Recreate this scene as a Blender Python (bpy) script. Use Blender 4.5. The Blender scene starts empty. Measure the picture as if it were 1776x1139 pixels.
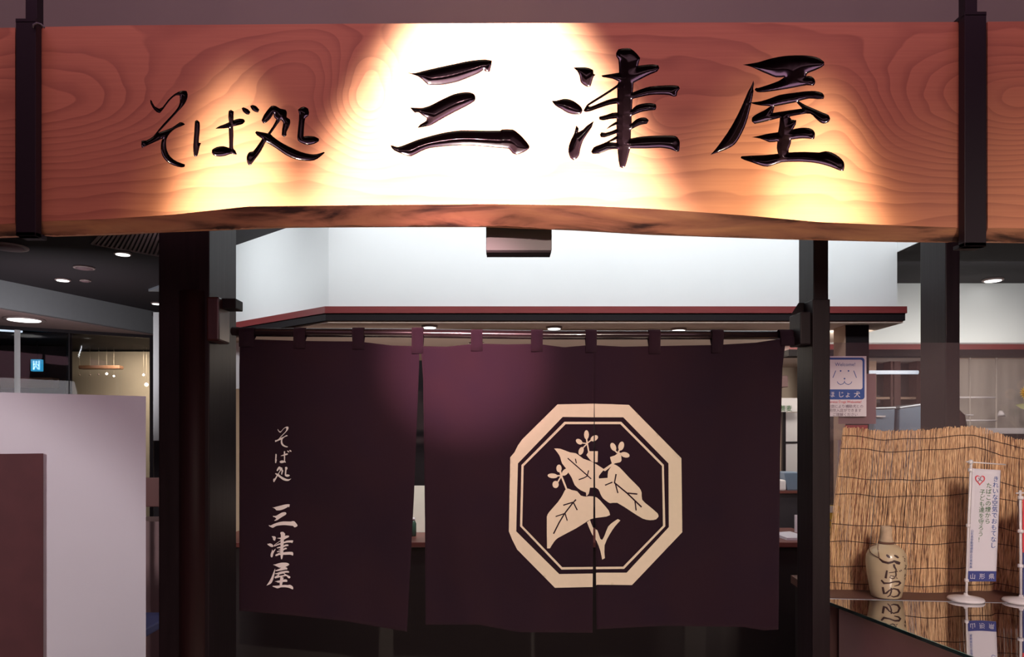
import bpy, bmesh, math, random
from mathutils import Vector, Matrix, geometry
random.seed(7)
S = bpy.context.scene
COL = S.collection
F = 1283.0; CX = 860.0; CY = 755.0; EYE = 1.6     # focal length in pixels, principal point, eye height

# ------------------------------------------------------------------ camera
cd = bpy.data.cameras.new('camera'); cam = bpy.data.objects.new('camera', cd); COL.objects.link(cam)
cam.location = (0, 0, EYE); cam.rotation_euler = (math.pi/2, 0, 0)
cd.sensor_width = 36; cd.lens = F/1776*36
cd.shift_x = (888-CX)/1776; cd.shift_y = (CY-569.5)/1776
cd.clip_start = 0.05
S.camera = cam
# ------------------------------------------------------------------ world, exposure
w = bpy.data.worlds.new('world'); S.world = w; w.use_nodes = True
bg = w.node_tree.nodes['Background']; bg.inputs[0].default_value = (0.62, 0.5, 0.56, 1); bg.inputs[1].default_value = 0.08
S.view_settings.view_transform = 'Standard'; S.view_settings.look = 'None'
S.view_settings.exposure = 0; S.view_settings.gamma = 1; S.view_settings.use_curve_mapping = False

# ------------------------------------------------------------------ helpers
def V(px, py, Y): return Vector(((px-CX)*Y/F, Y, EYE-(py-CY)*Y/F))
def X(px, Y): return (px-CX)*Y/F
def Z(py, Y): return EYE-(py-CY)*Y/F

def light(kind, name, loc, target, power, color=(1, 1, 1), **kw):
    d = bpy.data.lights.new(name, kind); d.energy = power; d.color = color
    for k, v in kw.items(): setattr(d, k, v)
    o = bpy.data.objects.new(name, d); COL.objects.link(o); o.location = loc
    if target is not None:
        o.rotation_euler = (Vector(target)-Vector(loc)).to_track_quat('-Z', 'Y').to_euler()
    return o

# ------------------------------------------------------------------ lights
WARM = (1.0, 0.93, 0.82)
# sign spots (ceiling fittings in the hall, above the frame)
def spot(name, loc, tgt, p, ang, blend, color=WARM, rad=0.03):
    return light('SPOT', name, loc, tgt, p, color, spot_size=math.radians(ang), spot_blend=blend, shadow_soft_size=rad)
spot('sign_spot', (-0.02, 1.56, 3.90), (-0.02, 1.56, 0), 3600, 47, 0.35)
spot('sign_spot', (-0.70, 1.56, 3.90), (-0.70, 1.56, 0), 1500, 37, 1.0, (1, 0.84, 0.50))
spot('sign_spot', (-0.70, 1.58, 3.90), (-0.71, 2.0, 1.25), 4200, 17.5, 1.0, (1, 0.93, 0.74))
spot('sign_spot', (0.78, 1.56, 3.90), (0.78, 1.56, 0), 1700, 39, 1.0, (1, 0.84, 0.50))
spot('sign_spot', (0.86, 1.58, 3.90), (0.88, 2.0, 1.25), 3600, 16.5, 1.0, (1, 0.93, 0.74))
light('AREA', 'hall_fill', (0, 1.40, 3.75), (0, 2.0, 2.42), 20, (1, 0.50, 0.80), shape='RECTANGLE', size=4.2, size_y=0.3)  # added strip fill, lifts the dim parts of the sign wood
# hall ambience: added fills, then spots aimed from the hall
light('AREA', 'hall_fill', (0.0, -2.2, 2.95), (0, 0.6, 0), 26, (1, 0.46, 0.60), shape='RECTANGLE', size=5, size_y=2.5)
light('AREA', 'hall_fill', (0.4, -1.0, 2.9), (0.3, 2.0, 2.1), 4, (1, 0.52, 0.66), shape='RECTANGLE', size=3, size_y=0.6)
spot('front_spot', (-0.35, -2.6, 2.9), (-0.10, 2.4, 1.86), 3800, 7.5, 1.0, (1, 0.52, 0.56))
spot('front_spot', (-0.15, -2.6, 2.9), (0.0, 2.4, 1.92), 380, 17, 1.0, (1, 0.50, 0.55))
spot('front_spot', (0.9, -2.6, 2.9), (0.1, 2.4, 1.35), 600, 27, 1.0, (1, 0.88, 0.70))  # added wide beam, brightens the printed crest on the curtain
spot('front_spot', (-2.7, -1.0, 2.9), (-2.38, 3.0, 1.02), 470, 24.5, 0.22, (1.0, 0.95, 0.97), 0.15)
spot('front_spot', (1.45, -1.0, 2.9), (1.66, 2.7, 1.32), 450, 24, 0.6, (1, 0.87, 0.76), 0.45)  # added spot to brighten the ledge and reed screen
# cove light that washes the white bulkhead
light('AREA', 'cove_light', (0.45, 3.15, 3.02), (0.45, 4.0, 2.62), 26, (0.94, 0.98, 1.0), shape='RECTANGLE', size=3.3, size_y=0.15)
light('AREA', 'cove_light', (-1.9, 3.9, 2.76), (-1.15, 4.4, 2.5), 9, (0.94, 0.98, 1.0), shape='RECTANGLE', size=0.5, size_y=0.2)
light('AREA', 'cove_light', (2.9, 4.2, 2.55), (2.9, 4.8, 2.35), 1.5, (0.92, 0.97, 1.0), shape='RECTANGLE', size=1.8, size_y=0.2)
# shop interior: unseen fill lights
light('AREA', 'room_fill', (1.95, 4.25, 2.18), (2.05, 5.3, 1.7), 7, (1, 0.93, 0.82), shape='RECTANGLE', size=0.4, size_y=0.3)  # added to brighten the cream wall right of the curtain
spot('sheet_fill', (-0.35, 3.15, 2.7), (-0.42, 3.97, 1.24), 60, 20, 0.4, (1, 0.97, 0.88))  # added spot to lift the cream menu sheet
light('AREA', 'room_fill', (0.6, 5.5, 2.2), (0.6, 5.5, 0), 40, (1, 0.86, 0.72), shape='RECTANGLE', size=2.5, size_y=1.4)
light('AREA', 'room_fill', (0.3, 4.4, 1.2), (0.3, 4.4, 3), 9, (1, 0.80, 0.72), shape='RECTANGLE', size=2.6, size_y=0.6)
light('AREA', 'room_fill', (3.0, 4.3, 2.0), (3.0, 5.2, 1.7), 5, (1, 0.95, 0.86), shape='RECTANGLE', size=0.8, size_y=0.4)  # added low down to brighten the grey curtain wall
light('AREA', 'room_fill', (-3.9, 8.0, 2.45), (-3.9, 8.4, 1.5), 12, (1, 0.84, 0.62), shape='RECTANGLE', size=0.7, size_y=0.3)
light('AREA', 'room_fill', (-3.2, 5.2, 1.9), (-3.5, 6.4, 2.7), 11, (0.95, 0.9, 0.95), shape='RECTANGLE', size=0.8, size_y=0.8)  # added to lift the left fascia and soffit

# ------------------------------------------------------------------ materials
def mat(name, col, rough=0.6, metal=0.0, noise=0.0, nscale=20, stretch=(1, 1, 1), bump=0.0, emit=None, estr=1.0, coat=0.0, spec=0.5, sheen=0.0, alpha=1.0):
    m = bpy.data.materials.new(name); m.use_nodes = True
    nt = m.node_tree; b = nt.nodes['Principled BSDF']
    b.inputs['Base Color'].default_value = (*col, 1); b.inputs['Roughness'].default_value = rough
    b.inputs['Metallic'].default_value = metal; b.inputs['Coat Weight'].default_value = coat
    b.inputs['Specular IOR Level'].default_value = spec; b.inputs['Sheen Weight'].default_value = sheen
    b.inputs['Alpha'].default_value = alpha
    if emit: b.inputs['Emission Color'].default_value = (*emit, 1); b.inputs['Emission Strength'].default_value = estr
    if noise > 0 or bump > 0:
        tc = nt.nodes.new('ShaderNodeTexCoord'); mp = nt.nodes.new('ShaderNodeMapping'); mp.inputs['Scale'].default_value = stretch
        nz = nt.nodes.new('ShaderNodeTexNoise'); nz.inputs['Scale'].default_value = nscale; nz.inputs['Detail'].default_value = 5
        nt.links.new(tc.outputs['Object'], mp.inputs[0]); nt.links.new(mp.outputs[0], nz.inputs['Vector'])
        if noise > 0:
            mx = nt.nodes.new('ShaderNodeMix'); mx.data_type = 'RGBA'
            mx.inputs[6].default_value = (*[c*(1-noise) for c in col], 1); mx.inputs[7].default_value = (*[min(1, c*(1+noise)) for c in col], 1)
            nt.links.new(nz.outputs[0], mx.inputs[0]); nt.links.new(mx.outputs[2], b.inputs['Base Color'])
        if bump > 0:
            bp = nt.nodes.new('ShaderNodeBump'); bp.inputs['Strength'].default_value = bump; bp.inputs['Distance'].default_value = 0.003
            nt.links.new(nz.outputs[0], bp.inputs['Height']); nt.links.new(bp.outputs[0], b.inputs['Normal'])
    return m

M = {}
M['white_wall'] = mat('white_wall', (0.74, 0.76, 0.77), 0.9, noise=0.03, nscale=3)
M['black_ceiling'] = mat('black_ceiling', (0.016, 0.010, 0.013), 0.8, noise=0.1)
M['hall_ceiling'] = mat('hall_ceiling', (0.22, 0.225, 0.175), 0.9, noise=0.12, nscale=3)
M['soffit'] = mat('soffit', (0.62, 0.50, 0.43), 0.85, noise=0.04, nscale=5)
M['red_trim'] = mat('red_trim', (0.21, 0.035, 0.036), 0.4, noise=0.25, nscale=8, stretch=(1, 1, 12))
M['dark_trim'] = mat('dark_trim', (0.013, 0.009, 0.011), 0.6, spec=0.2)
M['pillar'] = mat('pillar', (0.020, 0.014, 0.016), 0.45, spec=0.16, noise=0.35, nscale=6, stretch=(8, 8, 0.6), bump=0.15)
M['bracket_wood'] = mat('bracket_wood', (0.045, 0.013, 0.012), 0.35, noise=0.35, nscale=8, stretch=(8, 8, 1))
M['pillar_streak'] = mat('pillar_streak', (0.022, 0.008, 0.009), 0.5, spec=0.15, noise=0.35, nscale=6, stretch=(8, 8, 0.6))  # reddish tint put in for the reflection streak on the pillar
M['black_metal'] = mat('black_metal', (0.018, 0.013, 0.016), 0.5, spec=0.2)
M['lacquer'] = mat('lacquer', (0.007, 0.003, 0.004), 0.12, coat=0.0, spec=0.4)
M['partition'] = mat('partition', (0.66, 0.62, 0.65), 0.7, noise=0.03, nscale=4)
M['brown_board'] = mat('brown_board', (0.085, 0.022, 0.024), 0.7, noise=0.25, nscale=10)
M['fascia'] = mat('fascia', (0.25, 0.265, 0.275), 0.85, noise=0.05)
M['left_soffit'] = mat('left_soffit', (0.30, 0.20, 0.185), 0.85, noise=0.05)
M['aluminium'] = mat('aluminium', (0.72, 0.74, 0.74), 0.5)
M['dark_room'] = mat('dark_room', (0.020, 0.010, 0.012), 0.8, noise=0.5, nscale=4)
M['beige_wall'] = mat('beige_wall', (0.46, 0.40, 0.33), 0.9, noise=0.08, nscale=3)
M['cream_wall'] = mat('cream_wall', (0.66, 0.55, 0.45), 0.9, noise=0.05, nscale=3)
M['grey_curtain'] = mat('grey_curtain', (0.44, 0.39, 0.355), 0.9, noise=0.1, nscale=6, stretch=(9, 1, 0.3))
M['beam_wood'] = mat('beam_wood', (0.20, 0.10, 0.06), 0.6, noise=0.2)
M['lamp'] = mat('lamp', (1, 1, 1), emit=(1, 0.97, 0.92), estr=2.6)
M['reflection_warm'] = mat('reflection_warm', (1, 1, 1), emit=(1, 0.82, 0.55), estr=2.2)
M['lamp_ring'] = mat('lamp_ring', (0.26, 0.19, 0.18), 0.5)
M['vent'] = mat('vent', (0.17, 0.10, 0.11), 0.6)
M['floor'] = mat('floor', (0.05, 0.035, 0.034), 0.5, noise=0.3, nscale=6)
M['dark_counter'] = mat('dark_counter', (0.014, 0.0085, 0.0085), 0.6, noise=0.3, nscale=5, stretch=(1, 1, 6))
M['counter_edge'] = mat('counter_edge', (0.16, 0.05, 0.04), 0.4)
M['rod'] = mat('rod', (0.020, 0.012, 0.014), 0.16, coat=0.5)
M['sensor'] = mat('sensor', (0.15, 0.16, 0.155), 0.6, noise=0.05)
M['print_cream'] = mat('print_cream', (0.76, 0.66, 0.52), 0.9, noise=0.05, nscale=60, bump=0.1)
M['print_white'] = mat('print_white', (0.86, 0.80, 0.80), 0.9)
M['paper'] = mat('paper', (0.72, 0.68, 0.70), 0.8)
M['paper_cream'] = mat('paper_cream', (0.86, 0.84, 0.72), 0.8, noise=0.05)
M['blue_ink'] = mat('blue_ink', (0.035, 0.085, 0.30), 0.6)
M['grey_ink'] = mat('grey_ink', (0.20, 0.14, 0.18), 0.7)
M['green_ink'] = mat('green_ink', (0.07, 0.17, 0.07), 0.7)
M['red_ink'] = mat('red_ink', (0.60, 0.05, 0.07), 0.6)
M['white_plastic'] = mat('white_plastic', (0.66, 0.63, 0.64), 0.35)
M['banner_cloth'] = mat('banner_cloth', (0.60, 0.57, 0.62), 0.85)
M['banner_blue'] = mat('banner_blue', (0.035, 0.045, 0.19), 0.8)
M['ceramic'] = mat('ceramic', (0.50, 0.39, 0.25), 0.35, noise=0.15, nscale=14, coat=0.3)
M['cork'] = mat('cork', (0.46, 0.33, 0.22), 0.85, noise=0.2, nscale=60)
M['brown_glaze'] = mat('brown_glaze', (0.045, 0.018, 0.016), 0.5)
M['cord'] = mat('cord', (0.12, 0.055, 0.035), 0.8)
M['string'] = mat('string', (0.030, 0.012, 0.014), 0.8)
M['shelf_wood'] = mat('shelf_wood', (0.115, 0.048, 0.036), 0.5, noise=0.25, nscale=5, stretch=(1, 1, 8))
M['case_side'] = mat('case_side', (0.26, 0.15, 0.15), 0.6, noise=0.12, nscale=10)
M['case_post'] = mat('case_post', (0.07, 0.028, 0.026), 0.5)
M['glass_edge'] = mat('glass_edge', (0.012, 0.035, 0.040), 0.08, coat=1)
M['blue_bin'] = mat('blue_bin', (0.17, 0.23, 0.32), 0.45)
M['steel'] = mat('steel', (0.55, 0.60, 0.66), 0.3, metal=0.6)
M['kitchen_wood'] = mat('kitchen_wood', (0.085, 0.030, 0.028), 0.6, noise=0.3, nscale=6, stretch=(10, 1, 0.6))
M['kitchen_dark'] = mat('kitchen_dark', (0.035, 0.028, 0.035), 0.6)
M['tan_wood'] = mat('tan_wood', (0.40, 0.27, 0.20), 0.7)
M['yellow'] = mat('yellow', (0.66, 0.46, 0.06), 0.6)
M['leaf'] = mat('leaf', (0.42, 0.46, 0.25), 0.6)
M['petal'] = mat('petal', (0.80, 0.62, 0.16), 0.6)
M['chair_wood'] = mat('chair_wood', (0.14, 0.05, 0.045), 0.5)
M['green_bottle'] = mat('green_bottle', (0.045, 0.09, 0.065), 0.3)
M['navy'] = mat('navy', (0.045, 0.055, 0.16), 0.6)
M['exit_blue'] = mat('exit_blue', (0.1, 0.3, 0.5), emit=(0.03, 0.33, 0.60), estr=0.8)
M['exit_white'] = mat('exit_white', (0.7, 0.9, 1), emit=(0.45, 0.85, 1.0), estr=1.0)
M['tube_glow'] = mat('tube_glow', (0.9, 0.95, 1), emit=(0.70, 0.84, 1.0), estr=0.9)

def reed_mat():
    m = bpy.data.materials.new('reed'); m.use_nodes = True; nt = m.node_tree; b = nt.nodes['Principled BSDF']
    b.inputs['Roughness'].default_value = 0.6
    tc = nt.nodes.new('ShaderNodeTexCoord'); mp = nt.nodes.new('ShaderNodeMapping'); mp.inputs['Scale'].default_value = (300, 300, 1.3)
    nz = nt.nodes.new('ShaderNodeTexNoise'); nz.inputs['Scale'].default_value = 1.0; nz.inputs['Detail'].default_value = 6
    cr = nt.nodes.new('ShaderNodeValToRGB'); e = cr.color_ramp.elements
    e[0].position = 0.34; e[0].color = (0.12, 0.045, 0.022, 1); e[1].position = 0.64; e[1].color = (0.82, 0.55, 0.30, 1)
    x = cr.color_ramp.elements.new(0.46); x.color = (0.52, 0.29, 0.135, 1)
    nt.links.new(tc.outputs['Object'], mp.inputs[0]); nt.links.new(mp.outputs[0], nz.inputs['Vector'])
    nt.links.new(nz.outputs[0], cr.inputs[0]); nt.links.new(cr.outputs[0], b.inputs['Base Color'])
    return m
M['reed'] = reed_mat()

def cloth_mat():
    m = mat('noren_cloth', (0.030, 0.012, 0.030), 0.85, sheen=0.05, spec=0.15)
    nt = m.node_tree; b = nt.nodes['Principled BSDF']; b.inputs['Sheen Tint'].default_value = (1, 0.55, 0.7, 1)
    tc = nt.nodes.new('ShaderNodeTexCoord')
    def wave(axis):
        wv = nt.nodes.new('ShaderNodeTexWave'); wv.bands_direction = axis; wv.inputs['Scale'].default_value = 190
        wv.inputs['Distortion'].default_value = 1.5; nt.links.new(tc.outputs['Object'], wv.inputs[0]); return wv
    a, c = wave('X'), wave('Z')
    ad = nt.nodes.new('ShaderNodeMath'); ad.operation = 'ADD'; nt.links.new(a.outputs['Fac'], ad.inputs[0]); nt.links.new(c.outputs['Fac'], ad.inputs[1])
    bp = nt.nodes.new('ShaderNodeBump'); bp.inputs['Strength'].default_value = 0.5; bp.inputs['Distance'].default_value = 0.001
    nt.links.new(ad.outputs[0], bp.inputs['Height']); nt.links.new(bp.outputs[0], b.inputs['Normal'])
    nz = nt.nodes.new('ShaderNodeTexNoise'); nz.inputs['Scale'].default_value = 5; nt.links.new(tc.outputs['Object'], nz.inputs['Vector'])
    mx = nt.nodes.new('ShaderNodeMix'); mx.data_type = 'RGBA'; mx.inputs[6].default_value = (0.017, 0.0085, 0.020, 1); mx.inputs[7].default_value = (0.030, 0.012, 0.018, 1)
    nt.links.new(nz.outputs[0], mx.inputs[0]); nt.links.new(mx.outputs[2], b.inputs['Base Color'])
    return m
M['noren'] = cloth_mat()

def glass_mat(name, tint, gloss, rough=0.02, haze=0.0, hazecol=(0.5, 0.45, 0.45)):
    m = bpy.data.materials.new(name); m.use_nodes = True; nt = m.node_tree
    for n in list(nt.nodes):
        if n.type == 'BSDF_PRINCIPLED': nt.nodes.remove(n)
    out = [n for n in nt.nodes if n.type == 'OUTPUT_MATERIAL'][0]
    t = nt.nodes.new('ShaderNodeBsdfTransparent'); t.inputs[0].default_value = (*tint, 1)
    g = nt.nodes.new('ShaderNodeBsdfGlossy'); g.inputs['Roughness'].default_value = rough; g.inputs[0].default_value = (1, 1, 1, 1)
    d = nt.nodes.new('ShaderNodeBsdfDiffuse'); d.inputs[0].default_value = (*hazecol, 1)
    m1 = nt.nodes.new('ShaderNodeMixShader'); m1.inputs[0].default_value = haze
    m2 = nt.nodes.new('ShaderNodeMixShader'); m2.inputs[0].default_value = gloss
    nt.links.new(t.outputs[0], m1.inputs[1]); nt.links.new(d.outputs[0], m1.inputs[2])
    nt.links.new(m1.outputs[0], m2.inputs[1]); nt.links.new(g.outputs[0], m2.inputs[2]); nt.links.new(m2.outputs[0], out.inputs[0])
    return m
M['glass'] = glass_mat('glass', (0.95, 0.95, 0.95), 0.012)
M['acrylic'] = glass_mat('acrylic', (0.90, 0.88, 0.88), 0.05, haze=0.10, hazecol=(0.5, 0.40, 0.40))
M['glass_top'] = glass_mat('glass_top', (0.45, 0.42, 0.42), 0.72, rough=0.012)

def sign_wood():
    m = bpy.data.materials.new('sign_wood'); m.use_nodes = True; nt = m.node_tree; b = nt.nodes['Principled BSDF']
    L = nt.links.new
    def mth(op, a, c=None, d=None):
        n = nt.nodes.new('ShaderNodeMath'); n.operation = op
        for i, v in enumerate((a, c, d)):
            if v is None: continue
            if isinstance(v, (int, float)): n.inputs[i].default_value = v
            else: L(v, n.inputs[i])
        return n.outputs[0]
    tc = nt.nodes.new('ShaderNodeTexCoord'); sp = nt.nodes.new('ShaderNodeSeparateXYZ'); L(tc.outputs['Object'], sp.inputs[0])
    x, z = sp.outputs[0], sp.outputs[2]
    wn = nt.nodes.new('ShaderNodeTexNoise'); wn.inputs['Scale'].default_value = 2.6; wn.inputs['Detail'].default_value = 3
    mpw = nt.nodes.new('ShaderNodeMapping'); mpw.inputs['Scale'].default_value = (0.7, 1, 1.6); L(tc.outputs['Object'], mpw.inputs[0]); L(mpw.outputs[0], wn.inputs[0])
    v = mth('MULTIPLY', z, 2.2)
    v = mth('ADD', v, mth('MULTIPLY', wn.outputs[0], 0.45))
    K = [(105, 185, 190, 95, 1.0), (640, 170, 70, 95, 0.9), (520, 130, 90, 60, -0.25), (1700, 185, 230, 110, 1.15), (1470, 200, 70, 90, -0.35),
         (1240, 200, 110, 40, 0.35), (1790, 180, 90, 70, 0.5), (-40, 190, 90, 80, 0.5), (1150, 215, 60, 60, 0.25)]
    for (px, py, sx, sz, A) in K:
        kx, kz = X(px, 2.0), Z(py, 2.0); s = 2.0/F
        dx = mth('DIVIDE', mth('SUBTRACT', x, kx), sx*s); dz = mth('DIVIDE', mth('SUBTRACT', z, kz), sz*s)
        r2 = mth('ADD', mth('MULTIPLY', dx, dx), mth('MULTIPLY', dz, dz))
        g = mth('POWER', 2.71828, mth('MULTIPLY', r2, -1.0))
        v = mth('ADD', v, mth('MULTIPLY', g, A*1.0))
    fr = mth('FRACT', mth('MULTIPLY', v, 7.5))
    cr = nt.nodes.new('ShaderNodeValToRGB'); el = cr.color_ramp.elements
    el[0].position = 0.0; el[0].color = (0.0, 0.0, 0.0, 1); el[1].position = 1.0; el[1].color = (1, 1, 1, 1)
    for p, c in ((0.55, 0.25), (0.86, 0.9), (0.93, 1.0), (0.985, 0.0)):
        q = el.new(p); q.color = (c, c, c, 1)
    el[-1].color = (0, 0, 0, 1)
    L(fr, cr.inputs[0])
    # thickness variation of the growth rings
    n2 = nt.nodes.new('ShaderNodeTexNoise'); n2.inputs['Scale'].default_value = 5; L(tc.outputs['Object'], n2.inputs[0])
    ring = mth('MULTIPLY', cr.outputs[0], mth('MULTIPLY', n2.outputs[0], 0.85))
    # fine fibres
    mp = nt.nodes.new('ShaderNodeMapping'); mp.inputs['Scale'].default_value = (3.0, 1, 110); L(tc.outputs['Object'], mp.inputs[0])
    n3 = nt.nodes.new('ShaderNodeTexNoise'); n3.inputs['Scale'].default_value = 1.5; n3.inputs['Detail'].default_value = 4; L(mp.outputs[0], n3.inputs[0])
    c1 = nt.nodes.new('ShaderNodeMix'); c1.data_type = 'RGBA'; c1.inputs[6].default_value = (0.52, 0.195, 0.095, 1); c1.inputs[7].default_value = (0.66, 0.285, 0.135, 1)
    L(n3.outputs[0], c1.inputs[0])
    c2 = nt.nodes.new('ShaderNodeMix'); c2.data_type = 'RGBA'; c2.inputs[7].default_value = (0.26, 0.075, 0.04, 1)
    L(ring, c2.inputs[0]); L(c1.outputs[2], c2.inputs[6])
    L(c2.outputs[2], b.inputs['Base Color']); b.inputs['Roughness'].default_value = 0.55
    return m
M['sign_wood'] = sign_wood()

def bark_mat():
    m = bpy.data.materials.new('waney_bark'); m.use_nodes = True; nt = m.node_tree; b = nt.nodes['Principled BSDF']
    tc = nt.nodes.new('ShaderNodeTexCoord'); mp = nt.nodes.new('ShaderNodeMapping'); mp.inputs['Scale'].default_value = (2.2, 6, 16)
    mp.inputs['Rotation'].default_value = (0, 0.10, 0)
    nz = nt.nodes.new('ShaderNodeTexNoise'); nz.inputs['Scale'].default_value = 1.6; nz.inputs['Detail'].default_value = 8; nz.inputs['Distortion'].default_value = 0.6
    cr = nt.nodes.new('ShaderNodeValToRGB'); e = cr.color_ramp.elements
    e[0].position = 0.36; e[0].color = (0.045, 0.016, 0.010, 1); e[1].position = 0.70; e[1].color = (0.62, 0.30, 0.14, 1)
    q = e.new(0.50); q.color = (0.42, 0.18, 0.10, 1)
    L = nt.links.new; L(tc.outputs['Object'], mp.inputs[0]); L(mp.outputs[0], nz.inputs[0]); L(nz.outputs[0], cr.inputs[0]); L(cr.outputs[0], b.inputs['Base Color'])
    bp = nt.nodes.new('ShaderNodeBump'); bp.inputs['Strength'].default_value = 0.5; bp.inputs['Distance'].default_value = 0.006
    L(nz.outputs[0], bp.inputs['Height']); L(bp.outputs[0], b.inputs['Normal']); b.inputs['Roughness'].default_value = 0.65
    return m
M['bark'] = bark_mat()

# ------------------------------------------------------------------ object builders (vertices are given in world space)
WL = {}
def setp(o, parent):
    if parent is not None:
        o.parent = parent; o.matrix_parent_inverse = Matrix.Translation(-WL[parent.name])
    WL[o.name] = Vector((0, 0, 0))
def thing(name, label, cat, loc, group=None):
    o = bpy.data.objects.new(name, None); COL.objects.link(o); o.location = loc; o.empty_display_size = 0.05
    o['label'] = label; o['category'] = cat
    if group: o['group'] = group
    WL[o.name] = Vector(loc); return o
def tag(o, label, cat, group=None):
    o['label'] = label; o['category'] = cat
    if group: o['group'] = group
    return o
def obj(name, verts, faces, m, parent=None, smooth=False, kind=None, label=None):
    me = bpy.data.meshes.new(name); me.from_pydata([tuple(v) for v in verts], [], faces); me.validate(); me.update()
    me.materials.append(M[m] if isinstance(m, str) else m)
    if smooth: me.polygons.foreach_set('use_smooth', [True]*len(me.polygons))
    o = bpy.data.objects.new(name, me); COL.objects.link(o); setp(o, parent)
    if kind: o['kind'] = kind
    if label: o['label'] = label
    return o
def from_bm(name, bm, m, parent=None, smooth=False, kind=None, label=None):
    me = bpy.data.meshes.new(name); bm.to_mesh(me); bm.free()
    me.materials.append(M[m]); 
    if smooth: me.polygons.foreach_set('use_smooth', [True]*len(me.polygons))
    o = bpy.data.objects.new(name, me); COL.objects.link(o); setp(o, parent)
    if kind: o['kind'] = kind
    if label: o['label'] = label
    return o
def hexa(name, c, m, parent=None, kind=None, bevel=0.0, label=None):
    """c: 8 corners, bottom ring then top ring"""
    bm = bmesh.new(); vs = [bm.verts.new(p) for p in c]
    for f in ((3, 2, 1, 0), (4, 5, 6, 7), (0, 1, 5, 4), (1, 2, 6, 5), (2, 3, 7, 6), (3, 0, 4, 7)): bm.faces.new([vs[i] for i in f])
    bmesh.ops.recalc_face_normals(bm, faces=bm.faces)
    if bevel: bmesh.ops.bevel(bm, geom=list(bm.edges), offset=bevel, segments=2, affect='EDGES', profile=0.6)
    return from_bm(name, bm, m, parent, kind=kind, label=label)
def box(name, x0, x1, y0, y1, z0, z1, m, parent=None, kind=None, bevel=0.0, label=None):
    return hexa(name, [(x0, y0, z0), (x1, y0, z0), (x1, y1, z0), (x0, y1, z0), (x0, y0, z1), (x1, y0, z1), (x1, y1, z1), (x0, y1, z1)], m, parent, kind, bevel, label)
def prism(name, plan, z0, z1, m, parent=None, kind=None):
    n = len(plan); vs = [(p[0], p[1], z0) for p in plan]+[(p[0], p[1], z1) for p in plan]
    fs = [tuple(range(n))[::-1], tuple(range(n, 2*n))]+[(i, (i+1) % n, n+(i+1) % n, n+i) for i in range(n)]
    bm = bmesh.new(); bv = [bm.verts.new(v) for v in vs]
    for f in fs: bm.faces.new([bv[i] for i in f])
    bmesh.ops.recalc_face_normals(bm, faces=bm.faces)
    return from_bm(name, bm, m, parent, kind=kind)
def slab(name, p, q, th, z0, z1, m, parent=None, kind=None):
    """upright wall of thickness th behind the plan line p-q"""
    p, q = Vector(p), Vector(q); d = (q-p).normalized(); n = Vector((-d.y, d.x))*th
    return prism(name, [p, q, q+n, p+n], z0, z1, m, parent, kind)
def tube(name, pts, r, m, parent=None, seg=10, kind=None, closed=False):
    pts = [Vector(p) for p in pts]; n = len(pts); vs = []; fs = []
    rs = r if isinstance(r, (list, tuple)) else [r]*n
    up = Vector((0, 0, 1))
    prev = None
    for i, p in enumerate(pts):
        t = (pts[min(i+1, n-1)]-pts[max(i-1, 0)]).normalized()
        a = prev if prev is not None else (t.cross(up) if abs(t.dot(up)) < .95 else t.cross(Vector((1, 0, 0))))
        a = (a-t*a.dot(t)).normalized(); prev = a; b_ = t.cross(a)
        for k in range(seg):
            an = 2*math.pi*k/seg; vs.append(p+(a*math.cos(an)+b_*math.sin(an))*rs[i])
    for i in range(n-1):
        for k in range(seg): fs.append((i*seg+k, i*seg+(k+1) % seg, (i+1)*seg+(k+1) % seg, (i+1)*seg+k))
    fs.append(tuple(range(seg))[::-1]); fs.append(tuple(range((n-1)*seg, n*seg)))
    return obj(name, vs, fs, m, parent, True, kind)
def lathe(name, c, prof, m, parent=None, seg=40):
    c = Vector(c); vs = []; fs = []; n = len(prof)
    for (r, z) in prof:
        for k in range(seg):
            a = 2*math.pi*k/seg; vs.append(c+Vector((r*math.cos(a), r*math.sin(a), z)))
    for i in range(n-1):
        for k in range(seg): fs.append((i*seg+k, i*seg+(k+1) % seg, (i+1)*seg+(k+1) % seg, (i+1)*seg+k))
    fs.append(tuple(range(seg))[::-1]); fs.append(tuple(range((n-1)*seg, n*seg)))
    return obj(name, vs, fs, m, parent, True)

# ---- 2-D outline tools
def smooth_outline(pts, turn=50, sub=2):
    n = len(pts); P = [Vector(p) for p in pts]; out = []
    corner = []
    for i in range(n):
        a = P[i]-P[i-1]; b = P[(i+1) % n]-P[i]
        corner.append(a.length > 1e-6 and b.length > 1e-6 and math.degrees(a.angle(b)) > turn)
    for i in range(n):
        p1, p2 = P[i], P[(i+1) % n]
        t1 = Vector((0, 0)) if corner[i] else (p2-P[i-1])*0.5
        t2 = Vector((0, 0)) if corner[(i+1) % n] else (P[(i+2) % n]-p1)*0.5
        if corner[i]: t1 = (p2-p1)*0.6
        if corner[(i+1) % n]: t2 = (p2-p1)*0.6
        L = (p2-p1).length
        if t1.length > L: t1 = t1.normalized()*L
        if t2.length > L: t2 = t2.normalized()*L
        for s in range(sub):
            u = s/sub
            out.append(p1*(2*u**3-3*u**2+1)+t1*(u**3-2*u**2+u)+p2*(-2*u**3+3*u**2)+t2*(u**3-u**2))
    return out
def inside(p, poly):
    x, y = p; c = False; n = len(poly); j = n-1
    for i in range(n):
        xi, yi = poly[i]; xj, yj = poly[j]
        if (yi > y) != (yj > y) and x < (xj-xi)*(y-yi)/(yj-yi)+xi: c = not c
        j = i
    return c
def segdist(p, a, b):
    d = b-a; t = max(0, min(1, (p-a).dot(d)/max(d.length_squared, 1e-9))); return (p-(a+d*t)).length
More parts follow.
